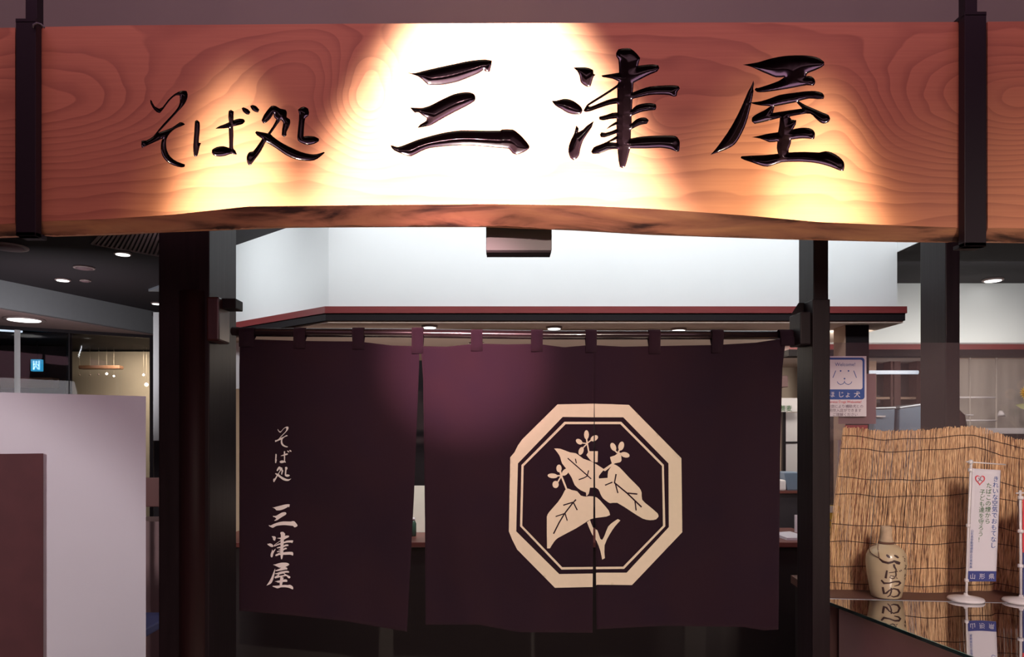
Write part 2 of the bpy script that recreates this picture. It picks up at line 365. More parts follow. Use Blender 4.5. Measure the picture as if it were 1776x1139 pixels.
def region(outers, holes=(), spacing=0, extra_edges=()):
    """constrained triangulation of union(outers)-holes; returns verts, tris, on-boundary flags"""
    vs, es = [], []
    for poly in list(outers)+list(holes):
        k = len(vs); vs += [Vector((p[0], p[1])) for p in poly]; n = len(poly)
        es += [(k+i, k+(i+1) % n) for i in range(n)]
    for line in extra_edges:
        k = len(vs); vs += [Vector(p) for p in line]; es += [(k+i, k+i+1) for i in range(len(line)-1)]
    isin = lambda q: any(inside(q, o) for o in outers) and not any(inside(q, h) for h in holes)
    if spacing:
        xs = [v.x for o in outers for v in map(Vector, o)]; ys = [v.y for o in outers for v in map(Vector, o)]
        y = min(ys)+spacing/2; row = 0
        while y < max(ys):
            x = min(xs)+spacing*(0.5 if row % 2 else 0.25)
            while x < max(xs):
                q = Vector((x, y))
                if isin(q): vs.append(q)
                x += spacing
            y += spacing*0.87; row += 1
    r = geometry.delaunay_2d_cdt(vs, es, [], 0, 1e-5)
    V2, T = r[0], r[2]
    T2 = []
    for t in T:
        c = (V2[t[0]]+V2[t[1]]+V2[t[2]])/3
        if isin(c):
            a, b, d = V2[t[0]], V2[t[1]], V2[t[2]]
            if abs((b-a).cross(d-a)) < 1e-7: continue
            T2.append(tuple(t))
    return V2, T2
def compact(V2, T):
    used = sorted({i for t in T for i in t}); mp = {u: k for k, u in enumerate(used)}
    return [V2[u] for u in used], [tuple(mp[i] for i in t) for t in T]
def ribbon(pts, w):
    P = [Vector(p) for p in pts]; n = len(P); ws = w if isinstance(w, (list, tuple)) else [w]*n; L, R = [], []
    for i in range(n):
        t = (P[min(i+1, n-1)]-P[max(i-1, 0)]).normalized(); nn = Vector((-t.y, t.x))*ws[i]/2
        L.append(P[i]+nn); R.append(P[i]-nn)
    return L+R[::-1]
def ellipse(cx, cy, rx, ry, rot=0, n=14):
    r = math.radians(rot); return [Vector((cx+rx*math.cos(a)*math.cos(r)-ry*math.sin(a)*math.sin(r), cy+rx*math.cos(a)*math.sin(r)+ry*math.sin(a)*math.cos(r))) for a in [2*math.pi*i/n for i in range(n)]]
def flat(name, outers, fn, m, parent=None, holes=(), spacing=0, label=None, kind=None):
    v, t = compact(*region(outers, holes, spacing))
    o = obj(name, [fn(p.x, p.y) for p in v], t, m, parent, kind=kind, label=label); return o
def text(name, s, fn, size, m, parent=None, label=None, vertical=False, kind='', bold=0.0):
    """lettering: s laid out from the origin, glyph units mapped by fn(u, v) (v up)"""
    vs, fs = [], []
    rows = list(s) if vertical else [s]
    for i, ch in enumerate(rows):
        if not ch.strip(): continue
        c = bpy.data.curves.new('t', 'FONT'); c.body = ch; c.size = size; c.resolution_u = 2; c.align_x = 'CENTER'; c.offset = bold
        to = bpy.data.objects.new('t', c); COL.objects.link(to)
        dg = bpy.context.evaluated_depsgraph_get(); me = to.evaluated_get(dg).to_mesh()
        k = len(vs)
        vs += [fn(v.co.x, v.co.y-i*size*1.0) for v in me.vertices]; fs += [tuple(j+k for j in p.vertices) for p in me.polygons]
        to.to_mesh_clear(); bpy.data.objects.remove(to); bpy.data.curves.remove(c)
    return obj(name, vs, fs, m, parent, label=label)

# ================================================================== SETTING
ZC = 2.80                                   # height of the low black ceiling
box('floor', -6, 6, -3.5, 10, -0.05, 0.0, 'floor', kind='structure')
box('ceiling', -6, 6, -3.5, 2.45, 4.0, 4.1, 'hall_ceiling', kind='structure')
box('wall_header', -6, 6, 2.45, 2.55, ZC, 4.0, 'hall_ceiling', kind='structure')
BX0, BX1, BY = X(570, 4.0), X(1556, 4.0), 4.0          # bulkhead front
ZT = Z(533, 4.0); ZB = Z(557, 4.0)                     # top of red trim, underside of canopy
# black ceilings either side of the lit slot
prism('ceiling', [(-6, 2.55), (-1.75, 2.55), (-1.75, 3.6), (-0.95, 3.6+0.0), (-0.95, 4.4), (-1.9, 6.0), (-1.9, 10), (-6, 10)], ZC, ZC+0.08, 'black_ceiling', kind='structure')
XS = X(1558, 4.0)
ZR = Z(437, 4.0)
box('ceiling', XS, 6, 3.2, 4.82, ZR, ZR+0.45, 'black_ceiling', kind='structure')
box('ceiling', XS-0.005, XS+0.002, 3.2, 4.82, ZR+0.001, ZR+0.45, 'white_wall', kind='structure')
box('ceiling', -1.75, 6, 2.55, 5.2, 3.12, 3.2, 'white_wall', kind='structure')
# white bulkhead: front, chamfered left flank, right flank
ang = (-0.76, 0.66)
CH = Vector((BX0, BY)); CL = CH+Vector((-0.86, 0.78))
prism('wall_centre', [(BX0, BY), (BX1, BY), (BX1, BY+0.9), (BX1-0.1, BY+0.9), (BX1-0.1, BY+0.1), (BX0+0.04, BY+0.1)], ZT-0.02, 3.12, 'white_wall', kind='structure')
slab('wall_angled', CL, CH, 0.1, ZT-0.02, 3.12, 'white_wall', kind='structure')
# trim and soffit of the canopy
def trimband(z0, z1, off, m, n):
    o = off
    a = CL+Vector((-0.1, -o)); b_ = Vector((BX0-0.35*o, BY-o)); c = Vector((BX1+o, BY-o)); d = Vector((BX1+o, BY+0.9))
    prism('trim_%d' % n, [a, b_, c, d, (BX1-0.2, BY+0.9), (BX1-0.2, BY+0.12), (BX0, BY+0.12), CL+Vector((-0.1, 0.12))], z0, z1, m, kind='structure')
trimband(Z(543, 3.97), ZT, 0.035, 'red_trim', 1)
trimband(ZB, Z(543, 3.97), 0.028, 'dark_trim', 2)
prism('ceiling', [CL+Vector((-0.1, 0.02)), (BX0, BY-0.02), (BX1+0.02, BY-0.02), (BX1+0.02, 4.9), (1.75, 4.9), (1.75, 7.2), (-1.9, 7.2)], ZB-0.012, ZB-0.002, 'soffit', kind='structure')
# right back bulkhead and the rooms below it
box('wall_right', XS-0.35, 6, 4.82, 4.92, Z(597, 4.8), 3.12, 'white_wall', kind='structure')
box('trim_3', 1.9, 6, 4.79, 4.93, Z(606, 4.8), Z(597, 4.8), 'red_trim', kind='structure')
box('trim_4', 1.9, 6, 4.80, 4.93, Z(617, 4.8), Z(606, 4.8), 'dark_trim', kind='structure')
box('ceiling', 1.8, 6, 4.93, 7.2, Z(617, 4.8), Z(617, 4.8)+0.02, 'soffit', kind='structure')
box('wall_kitchen', 2.2, 2.93, 5.35, 5.4, 0, 2.2, 'kitchen_dark', kind='structure')
# pleated grey curtain wall on the right
cv, cf = [], []
for i in range(121):
    xx = 2.93+i*0.012; yy = 5.0+0.0015*math.sin(i*1.1)
    cv += [(xx, yy, 0.3), (xx, yy, 2.17)]
    if i: k = 2*i; cf.append((k-2, k, k+1, k-1))
t_cur = obj('wall_curtain', cv, cf, 'grey_curtain', smooth=True, kind='structure')
box('wall_back', -2.0, 2.2, 7.15, 7.2, 0, 2.6, 'cream_wall', kind='structure')
box('wall_side', -2.0, -1.95, 5.1, 7.2, 0, 2.6, 'cream_wall', kind='structure')
box('wall_far', -6, 6, 9.95, 10, 0, 3.2, 'dark_room', kind='structure')
box('wall_left', -6, -5.95, -3.5, 10, 0, 3.2, 'dark_room', kind='structure')
box('wall_right', 5.95, 6, -3.5, 10, 0, 3.2, 'dark_room', kind='structure')
box('wall_rear', -6, 6, -3.55, -3.5, 0, 3.2, 'dark_room', kind='structure')

# left shopfront: grey fascia, soffit, glazed window
A0 = Vector((X(0, 5.7), 5.7)); A1 = Vector((X(268, 7.16), 7.16)); dA = (A1-A0).normalized(); A0 = A0-dA*1.2
ZF = 2.575
slab('wall_fascia', A0, A1, 0.05, ZF, ZC, 'fascia', kind='structure')
G0 = Vector((X(0, 6.55), 6.55)); G1 = Vector((X(268, 7.2), 7.2)); dG = (G1-G0).normalized(); G0 = G0-dG*1.0
prism('ceiling', [A0, A1, G1+Vector((0, .02)), G0+Vector((0, .02))], ZF-0.001, ZF+0.01, 'left_soffit', kind='structure')
win = thing('window_1', '', '', (G0.x, G0.y, 0)); del win['label']; del win['category']; win['kind'] = 'structure'
def on_g(px):                                # plan point on the glazing line seen in pixel column px
    k = (px-CX)/F; d = G1-G0; t = (k*G0.y-G0.x)/(d.x-k*d.y); return G0+d*t
def upright(name, px, w, th, z0, z1, m):
    p = on_g(px); slab(name, p-dG*w/2, p+dG*w/2, th, z0, z1, m, win)
slab('pane', G0, on_g(119), 0.006, 0.05, ZF-0.05, 'glass', win)
slab('pane', on_g(121), on_g(262), 0.006, 0.05, ZF-0.05, 'glass', win)
slab('head_frame', G0-Vector((0, .01)), G1, 0.05, ZF-0.03, ZF, 'black_metal', win)
upright('mullion', 30, 0.045, 0.05, 0, ZF-0.03, 'aluminium')
upright('mullion', 120, 0.012, 0.03, 0, ZF-0.03, 'black_metal')
upright('mullion', 263, 0.03, 0.03, 0, ZF-0.03, 'black_metal')
box('ceiling', -6, -3.2, 7.3, 9.9, ZF+0.02, ZF+0.04, 'black_ceiling', kind='structure')
# dark shop beyond (left), beige room added for the frosted pane's reflections (right of the mullion)
p120, p262 = on_g(120), on_g(262)
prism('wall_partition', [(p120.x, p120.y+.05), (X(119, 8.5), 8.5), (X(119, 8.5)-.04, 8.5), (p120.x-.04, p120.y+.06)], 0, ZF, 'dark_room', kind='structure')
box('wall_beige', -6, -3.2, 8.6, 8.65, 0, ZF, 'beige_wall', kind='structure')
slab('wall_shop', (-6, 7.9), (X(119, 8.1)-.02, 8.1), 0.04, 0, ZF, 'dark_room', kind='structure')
box('wall_end', -3.36, -3.3, 7.22, 8.6, 0, ZC, 'beige_wall', kind='structure')
# bright upright frame at the end of the window
Yf = 5.6
t = thing('door_frame_post', 'tall pale aluminium upright beside the left pillar', 'frame', (X(270, Yf), Yf, 0))
box('post', X(265.5, Yf), X(276, Yf), Yf, Yf+0.05, 1.56, Z(541, Yf), 'aluminium', t, bevel=0.004)
box('foot_post', X(266.5, Yf), X(276, Yf), Yf+0.005, Yf+0.045, 0, 1.56, 'black_metal', t)
box('catch', X(262.5, Yf), X(266.5, Yf), Yf+0.01, Yf+0.04, Z(547, Yf), Z(541, Yf), 'black_metal', t)

# things in the left shop
t = thing('exit_sign', 'small blue and white lit emergency exit sign hanging in the dark shop', 'sign', V(62, 642, 7.7))
a, b_ = V(54, 643.5, 7.7), V(71.5, 623, 7.7)
box('housing', a.x, b_.x, 7.69, 7.74, a.z, b_.z, 'exit_blue', t, bevel=0.006)
box('stem', (a.x+b_.x)/2-.006, (a.x+b_.x)/2+.006, 7.71, 7.72, b_.z, ZF+.02, 'dark_trim', t)
ex = lambda u, v: V(u, v, 7.685)
flat('running_figure', [ellipse(63, 627.5, 1.8, 1.8), ribbon([(63, 629), (62, 634), (66, 640)], 2.2), ribbon([(62, 634), (58, 640)], 1.8), ribbon([(58, 632), (63, 630.5), (67, 634)], 1.6)], ex, 'exit_white', t)
flat('doorway', [[(57, 625.5), (59.5, 625.5), (59.5, 641), (57, 641)], [(66.5, 625.5), (69, 625.5), (69, 641), (66.5, 641)]], ex, 'exit_white', t)
tag(tube('ceiling_tube_lamp', [V(-40, 570, 7.2), V(38, 574.5, 7.2)], 0.012, 'tube_glow'), 'thin glowing tube lamp near the top of the dark window', 'lamp')
tag(box('wall_shelf', X(-30, 7.75), X(92, 7.75), 7.72, 7.86, Z(672, 7.75), Z(655, 7.75), 'beam_wood'), 'dim brown shelf low in the dark shop window', 'shelf')
tag(box('hanging_beam', X(140, 8.2), X(211, 8.2), 8.15, 8.25, Z(640, 8.2), Z(634, 8.2), 'beam_wood', bevel=0.01), 'brown hanging beam above the small lamp reflections in the beige room', 'beam')
for i, (px, py, r, mm, lab) in enumerate([(138, 650, 1.4, 'lamp_ring', 'dull small bead for a reflection, leftmost under the brown beam'), (156, 650, 1.4, 'lamp_ring', 'dull small bead for a reflection, second from the left under the beam'),
        (171, 649, 1.7, 'lamp_ring', 'dull small bead for a reflection, third from the left under the beam'), (185, 648, 2.2, 'lamp', 'brightest small white lamp reflection under the right half of the beam'),
        (197.5, 652, 1.8, 'lamp', 'small bright lamp reflection just right of the brightest one under the beam'), (249, 650, 2.1, 'lamp', 'small round white lamp reflection at the right end of the beige room'),
        (254, 667, 3.4, 'reflection_warm', 'larger warm glowing lamp reflection low at the right of the beige room')]):
    t = thing('lamp_reflection', lab, 'lamp', V(px, py, 8.2), 'small lamp reflections in the beige room')  # lamp reflections in the frosted pane, built as hanging beads
    lathe('reflection_bead', V(px, py, 8.2), [(0.001, -r*.0064), (r*.0045, -r*.0045), (r*.0064, 0), (r*.0045, r*.0045), (0.002, r*.0064)], mm, t, 14)
    tube('cable', [V(px, py-r, 8.2), (V(px, py, 8.2).x, 8.2, ZF)], 0.0015, 'beige_wall', t, 6)
# low white partition with a dark red-brown board
P0 = Vector((X(-60, 2.93), 2.93)); P1 = Vector((X(253, 3.3), 3.3))
t = thing('partition_screen', 'large white free-standing partition panel at the left', 'partition', ((P0.x+P1.x)/2, (P0.y+P1.y)/2, 0))
zt = Z(683.5, 3.15)
slab('panel', P0, P1, 0.05, 0.0, 1.775, 'partition', t)
dP = (P1-P0).normalized(); nP = Vector((dP.y, -dP.x))
k = (75-CX)/F; d_ = P1-P0; tt = (k*P0.y-P0.x)/(d_.x-k*d_.y); Q = P0+d_*tt
brd = slab('front_board', P0-dP*0.5+nP*0.012, Q+nP*0.012, 0.012, 0.0, Z(786, Q.y), 'brown_board', t)
# chair glimpsed behind the partition
t = thing('dining_chair', 'wooden chair glimpsed between the white partition and the left pillar', 'chair', (X(258, 4.4), 4.4, 0))
cx = X(258, 4.4)
box('leg', cx+0.03, cx+0.065, 4.2, 4.235, 0, 0.45, 'chair_wood', t); box('leg', cx-0.30, cx-0.265, 4.2, 4.235, 0, 0.45, 'chair_wood', t)
hexa('leg', [(cx+0.03, 4.56, 0), (cx+0.06, 4.56, 0), (cx+0.06, 4.6, 0), (cx+0.03, 4.6, 0), (cx-0.015, 4.55, 1.34), (cx+0.015, 4.55, 1.34), (cx+0.015, 4.58, 1.34), (cx-0.015, 4.58, 1.34)], 'chair_wood', t)
box('leg', cx-0.30, cx-0.27, 4.56, 4.6, 0, 1.34, 'chair_wood', t)
box('seat', cx-0.31, cx+0.07, 4.19, 4.61, 0.45, 0.50, 'navy', t, bevel=0.01)
box('backrest', cx-0.30, cx+0.0, 4.565, 4.585, 1.16, 1.34, 'chair_wood', t, bevel=0.005)
tag(box('low_cabinet', -2.75, -2.0, 5.0, 5.3, 0, 1.02, 'case_side'), 'pale brown low cabinet seen in the slit beside the left pillar', 'cabinet')

# ceiling fittings on the left black ceiling
def on_ceiling(px, py, zc): Y = (zc-EYE)*F/(CY-py); return Vector((X(px, Y), Y, zc))
def downlight(px, py, zc, r, lit, label, group):
    c = on_ceiling(px, py, zc); t = thing('downlight', label, 'ceiling light', c, group)
    lathe('rim', c+Vector((0, 0, -0.012)), [(r, 0.012), (r*1.0, 0.002), (r*0.82, 0.0), (r*0.8, 0.008)], 'lamp_ring', t, 24)
    lathe('lens', c+Vector((0, 0, -0.008)), [(r*0.78, 0.006), (r*0.78, -0.006), (r*0.3, -0.008)], 'lamp' if lit else 'vent', t, 24)
    return t
gL = 'ceiling lights left of the pillar'
downlight(213, 438.5, ZC, 0.055, True, 'lit round ceiling light just below the slatted vent', gL)
downlight(109, 484, ZC, 0.055, True, 'lit round ceiling light farthest left on the black ceiling', gL)
downlight(146, 463, ZC, 0.070, False, 'unlit round ceiling fitting left of the vent', gL)
downlight(148, 485.5, ZC, 0.040, False, 'smallest unlit ceiling fitting beside the leftmost lit light', gL)
downlight(272, 525, ZC, 0.050, True, 'lit ceiling light half hidden by the left pillar', gL)
downlight(14, 427, ZC, 0.115, False, 'large unlit round ceiling plate under the sign board at far left', gL)
downlight(42, 553, ZF-0.002, 0.155, True, 'lit oval light in the soffit over the dark window', gL)
c0 = on_ceiling(268, 501, ZC)
tag(prism('ceiling_plate', [(c0.x-0.05, c0.y), (c0.x+0.12, c0.y-0.17), (c0.x+0.12, c0.y+0.02)], ZC-0.02, ZC-0.001, 'steel'), 'pale bluish triangular ceiling plate beside the left pillar', 'ceiling fitting')
c1 = on_ceiling(1722, 484, ZR)
t = thing('downlight', 'lit ceiling light on the black ceiling at far right', 'ceiling light', c1)
lathe('rim', c1+Vector((0, 0, -0.012)), [(0.06, 0.012), (0.06, 0.002), (0.05, 0.0), (0.048, 0.008)], 'lamp_ring', t, 24)
lathe('lens', c1+Vector((0, 0, -0.008)), [(0.046, 0.006), (0.046, -0.006), (0.02, -0.008)], 'lamp', t, 24)
gC = 'ceiling lights under the white canopy'
downlight(745, 564.5, ZB-0.012, 0.045, True, 'left of the three lit lights under the canopy edge', gC)
downlight(961, 566.5, ZB-0.012, 0.045, True, 'middle of the three lit lights under the canopy edge', gC)
downlight(1177, 569.5, ZB-0.012, 0.045, True, 'right of the three lit lights under the canopy edge', gC)
downlight(826, 594, ZB-0.012, 0.05, True, 'lit light deeper under the canopy, above the curtain', gC)
# vent with slats
c = [on_ceiling(px, py, ZC-0.006) for px, py in ((160, 424), (182, 400), (330, 402), (312, 451))]
t = thing('ceiling_vent', 'slatted air vent in the black ceiling left of the pillar', 'vent', c[0])
def bar3(name, a, b_, w, h, m, parent):
    a, b_ = Vector(a), Vector(b_); d = (b_-a).normalized(); n = Vector((-d.y, d.x, 0))*w/2; u = Vector((0, 0, h))
    return hexa(name, [a-n, b_-n, b_+n, a+n, a-n+u, b_-n+u, b_+n+u, a+n+u], m, parent)
for i in range(4): bar3('frame_bar', c[i], c[(i+1) % 4], 0.022, 0.006, 'vent', t)
n = 20
for i in range(1, n):
    u = i/n; a = c[0].lerp(c[3], u); b_ = c[1].lerp(c[2], u)
    bar3('slat', a+Vector((0, 0, -0.001)), b_+Vector((0, 0, -0.001)), 0.013, 0.006, 'vent', t)

# ================================================================== PILLARS
def pillar(label, xl, xr, xf, Yn, Yfar, ztop, extra=None, side='L'):
    """front face from pixel xl..xr at depth Yn"""
    t = thing('pillar', label, 'pillar', (X((xl+xr)/2, Yn), (Yn+Yfar)/2, 0))
    box('shaft', X(xl, Yn), X(xr, Yn), Yn, Yfar, 0, ztop, 'pillar', t, bevel=0.004)
    return t
Yp = 2.42
tL = pillar('thick dark wooden pillar left of the shop curtain', 275, 363, 410, Yp, Yp*497/450, ZC)
xe = X(363, Yp)
# added round post; its shape and red tint give a reflection streak
lathe('streak_column', (X(333, Yp-0.0), Yp+0.03, 0), [(0.052, 0), (0.052, Z(505, Yp)), (0.046, Z(503, Yp))], 'pillar_streak', tL, 32)
# carved bracket carrying the rod
b1 = box('bracket', xe-0.002, X(399, 2.50), 2.40, 2.50, Z(592, 2.42), Z(516, 2.42), 'bracket_wood', tL, bevel=0.006)
b2 = box('bracket_cap', xe+0.001, X(418, 2.48), 2.43, 2.50, Z(537, 2.46), Z(520, 2.46), 'dark_trim', b1, bevel=0.003)
YR = 2.40
tR = pillar('slim dark wooden pillar right of the shop curtain', 1411, 1437, 1385, YR-0.06, (YR-0.06)*551/525, ZC)
xr_ = X(1411, YR-0.06)
box('bracket', X(1373, YR+0.02), xr_+0.004, YR-0.05, YR+0.04, Z(600, YR), Z(545, YR), 'pillar', tR, bevel=0.004)
hexa('bracket_cap', [V(1372, 545, YR), V(1411, 545, YR), V(1411, 545, YR+.06), V(1372, 545, YR+.06), V(1385, 525, YR), V(1411, 525, YR), V(1411, 525, YR+.06), V(1385, 525, YR+.06)], 'dark_trim', tR)
box('shaft_sleeve', X(1408, YR-0.06), X(1438.5, YR-0.06), YR-0.066, YR+0.055, 0.0, Z(525, YR), 'pillar', tR, bevel=0.003)
tR2 = pillar('dark wooden pillar farther right, behind the clear screen', 1640, 1665, 1596, 2.9, 2.9*780/736, 3.1)
YC = 4.05
t = thing('canopy_post', 'short dark post under the right end of the red canopy trim', 'post', (X(1487, YC), YC, 0))
box('shaft', X(1467, YC), X(1507, YC), YC, YC+0.13, 0, ZB-0.013, 'dark_trim', t)
box('tan_side', X(1466, YC), X(1467, YC)+0.001, YC+0.002, YC+0.14, 0, ZB-0.013, 'tan_wood', t)
# dark doorway dado below the curtain and the counter inside
t = thing('service_counter', 'long dark wooden counter behind the hanging curtain', 'counter', (0.3, 3.7, 0))
Yk = 3.6
box('front', -1.4, 1.66, Yk, Yk+0.03, 0, Z(941, Yk)-0.02, 'dark_counter', t)
box('top', -1.4, 1.66, Yk-0.02, Yk+0.55, Z(941, Yk)-0.02, Z(941, Yk)+0.005, 'counter_edge', t, bevel=0.004)
ZK = Z(941, Yk)+0.005

# ================================================================== SHOP SIGN
YS = 2.0; TH = 0.085
def interp(tab, x):
    for (a, va), (b_, vb) in zip(tab, tab[1:]):
        if x <= b_:
            u = (x-a)/(b_-a); return va+(vb-va)*u
    return tab[-1][1]
EDGE = [(-80, 392), (0, 389), (62, 384), (180, 380), (300, 372), (430, 358), (600, 356), (850, 354), (1000, 356), (1130, 362), (1300, 374), (1420, 385), (1560, 391), (1670, 395), (1900, 397)]
LOW = [(-80, 412), (0, 409), (62, 408), (170, 405), (275, 400), (410, 395), (500, 392), (700, 391), (840, 391), (1000, 397), (1140, 405), (1385, 413), (1600, 418), (1900, 420)]
TOP = [(-80, 50), (62, 47), (200, 44), (620, 41), (1200, 39), (1672, 38), (1900, 36)]

def zpt(lst, off, s): return [(off[0]+a/s, off[1]+b_/s) for a, b_ in lst]
G = {}
o3, s3 = (640, 60), 4.747
G['san'] = ([zpt(p, o3, s3) for p in (
 [(291,307),(350,318),(405,310),(440,300),(560,272),(700,242),(830,215),(900,207),(960,204),(1012,214),(1010,240),(1003,270),(995,305),(955,303),(945,290),(900,320),(830,350),(740,385),(670,402),(600,414),(520,415),(482,410),(440,372),(405,345),(350,325)],
 [(337,600),(400,603),(440,602),(500,585),(560,555),(640,515),(700,490),(770,475),(830,475),(865,490),(877,520),(868,548),(800,590),(700,640),(600,695),(540,730),(500,750),(400,768),(420,740),(470,710),(475,685),(440,665),(410,640),(378,643),(355,620)],
 [(178,912),(195,912),(235,925),(300,905),(400,865),(520,830),(640,803),(760,788),(900,790),(1080,790),(1095,780),(1180,780),(1215,800),(1270,850),(1320,915),(1315,940),(1270,970),(1215,988),(1180,975),(1150,940),(1050,930),(900,915),(760,910),(600,922),(500,935),(430,960),(345,1002),(280,985),(210,955),(185,930)])], [])
oT, sT = (930, 60), 4.557
G['tsu'] = ([zpt(p, oT, sT) for p in (
 [(293,260),(380,258),(420,265),(450,280),(453,310),(470,318),(455,330),(440,375),(432,405),(405,413),(370,395),(350,370),(343,330),(325,290)],
 [(122,522),(160,522),(215,507),(270,513),(320,540),(355,572),(366,600),(355,625),(310,632),(250,620),(200,590),(150,560)],
 [(315,718),(335,740),(332,770),(370,750),(400,720),(455,682),(440,730),(400,790),(370,840),(350,900),(340,950),(320,980),(295,993),(270,975),(255,930),(258,880),(275,830),(300,780)],
 [(632,145),(650,115),(700,108),(745,110),(790,145),(822,185),(805,245),(870,238),(920,235),(965,242),(973,265),(955,292),(900,315),(840,345),(770,382),(765,455),(830,430),(900,410),(1000,402),(1080,400),(1125,405),(1135,425),(1115,455),(1110,485),(1085,490),(1050,478),(980,475),(900,478),(830,492),(762,508),(758,590),(790,560),(840,545),(900,540),(945,550),(950,575),(940,595),(880,602),(820,615),(755,642),(755,700),(790,670),(830,655),(870,658),(890,678),(875,705),(820,715),(750,750),(748,820),(830,805),(950,798),(1080,798),(1115,810),(1135,850),(1130,920),(1110,925),(1060,905),(980,895),(860,900),(745,900),(735,930),(720,990),(705,1040),(685,1057),(660,1045),(650,990),(643,905),(600,905),(560,915),(500,940),(445,942),(435,925),(455,890),(500,870),(560,845),(635,800),(635,780),(590,795),(540,812),(510,810),(503,790),(515,772),(550,775),(600,760),(635,745),(633,712),(600,725),(552,750),(580,720),(635,685),(635,662),(580,668),(530,678),(500,672),(495,652),(510,645),(560,632),(600,618),(640,615),(640,545),(580,555),(500,580),(430,605),(390,612),(374,600),(390,570),(410,545),(480,500),(560,450),(640,395),(650,370),(600,348),(525,335),(515,322),(560,315),(655,300),(650,200),(635,175)])],
 [zpt(p, oT, sT) for p in ([(640,420),(560,472),(480,522),(412,563),(432,568),(500,540),(580,510),(640,497)], [(632,828),(580,850),(636,853)])])
oY, sY = (1210, 70), 4.557
G['ya'] = ([zpt(p, oY, sY) for p in (
 [(355,192),(420,183),(480,172),(560,148),(640,130),(720,120),(830,118),(900,124),(960,140),(1000,170),(1000,195),(975,215),(920,240),(870,260),(858,280),(900,285),(925,310),(928,340),(915,358),(860,355),(780,370),(700,385),(600,400),(520,410),(470,408),(450,390),(460,375),(480,375),(560,350),(640,320),(685,290),(620,293),(560,270),(500,245),(430,212),(390,200)],
 [(440,318),(445,345),(440,380),(442,400),(430,470),(415,540),(395,620),(370,690),(330,770),(290,825),(230,860),(170,882),(100,905),(140,860),(200,780),(260,690),(320,580),(370,470),(400,400),(415,375),(430,345)],
 [(420,490),(500,480),(580,455),(650,430),(750,415),(850,402),(930,400),(985,415),(1000,440),(995,462),(950,465),(880,460),(800,480),(850,510),(920,540),(990,570),(1035,590),(1048,620),(1035,645),(1000,658),(970,650),(930,615),(890,580),(820,585),(740,600),(728,604),(740,625),(780,630),(775,665),(755,700),(820,690),(880,692),(915,710),(928,740),(920,780),(890,778),(820,775),(740,785),(735,820),(720,860),(720,885),(840,880),(960,885),(1010,875),(1060,885),(1120,920),(1155,960),(1160,1000),(1152,1032),(1120,1028),(1050,1000),(960,975),(860,962),(740,960),(660,965),(600,985),(550,998),(500,990),(430,965),(370,945),(340,930),(345,915),(430,910),(540,905),(635,895),(625,850),(630,800),(570,805),(530,790),(490,775),(425,765),(480,755),(540,740),(635,725),(645,670),(650,612),(560,635),(500,650),(450,660),(428,640),(430,610),(470,580),(530,550),(575,520),(500,515),(430,500)])],
 [zpt([(608,522),(680,508),(780,488),(825,538),(740,550),(595,572)], oY, sY)])
oS, sS = (230, 140), 5.074
G['so'] = ([zpt([(158,165),(170,180),(195,225),(235,245),(265,230),(310,170),(370,115),(430,88),(475,90),(485,120),(478,165),(450,215),(400,270),(340,335),(280,400),(228,455),(290,435),(350,410),(415,365),(445,370),(462,385),(430,400),(380,420),(330,460),(300,510),(295,560),(305,620),(335,670),(390,710),(460,735),(460,755),(430,763),(360,745),(300,710),(262,660),(248,600),(252,540),(262,510),(215,530),(150,560),(82,590),(75,560),(80,525),(120,525),(180,490),(212,450),(270,380),(345,300),(395,240),(415,190),(415,130),(380,130),(330,170),(270,250),(240,285),(210,275),(175,235),(155,190)], oS, sS)], [])
G['ba'] = ([zpt(p, oS, sS) for p in (
 [(548,355),(565,345),(590,365),(592,430),(585,500),(583,545),(603,548),(590,580),(580,630),(570,660),(555,670),(538,655),(533,580),(540,480),(545,400)],
 [(845,265),(865,255),(890,270),(888,345),(940,332),(980,338),(990,355),(970,380),(930,392),(885,402),(888,480),(885,560),(888,598),(905,615),(918,650),(890,648),(860,645),(820,660),(770,668),(720,660),(697,635),(700,605),(740,582),(800,575),(850,590),(848,500),(845,415),(800,420),(727,422),(760,400),(800,385),(848,365),(842,320)],
 [(960,240),(975,232),(1015,250),(1037,275),(1025,298),(1000,295),(970,270)],
 [(1035,222),(1055,212),(1090,225),(1115,255),(1105,278),(1080,275),(1050,255)])], [])
G['sho'] = ([zpt(p, oS, sS) for p in (
 [(1135,350),(1150,310),(1185,260),(1220,222),(1260,222),(1300,245),(1345,255),(1358,280),(1355,320),(1385,340),(1388,370),(1375,410),(1355,450),(1355,480),(1335,495),(1312,480),(1315,430),(1325,370),(1305,345),(1270,390),(1215,470),(1260,510),(1330,555),(1400,590),(1480,625),(1560,645),(1620,645),(1685,625),(1690,635),(1650,670),(1600,700),(1520,705),(1430,690),(1350,655),(1270,600),(1200,555),(1170,540),(1130,620),(1080,690),(1035,748),(1015,735),(1003,690),(1010,650),(1030,625),(1060,620),(1100,570),(1140,510),(1095,480),(1078,455),(1090,443),(1140,452),(1190,462),(1240,390),(1265,340),(1245,320),(1240,290),(1215,330),(1180,365),(1150,375)],
 [(1455,255),(1475,238),(1510,228),(1545,245),(1553,280),(1545,310),(1520,330),(1510,400),(1505,490),(1540,485),(1600,490),(1640,510),(1640,530),(1600,555),(1540,565),(1490,550),(1455,525),(1450,480),(1460,380),(1465,290)])], [])
GS = {k: ([smooth_outline(p) for p in o], [smooth_outline(h) for h in hs]) for k, (o, hs) in G.items()}

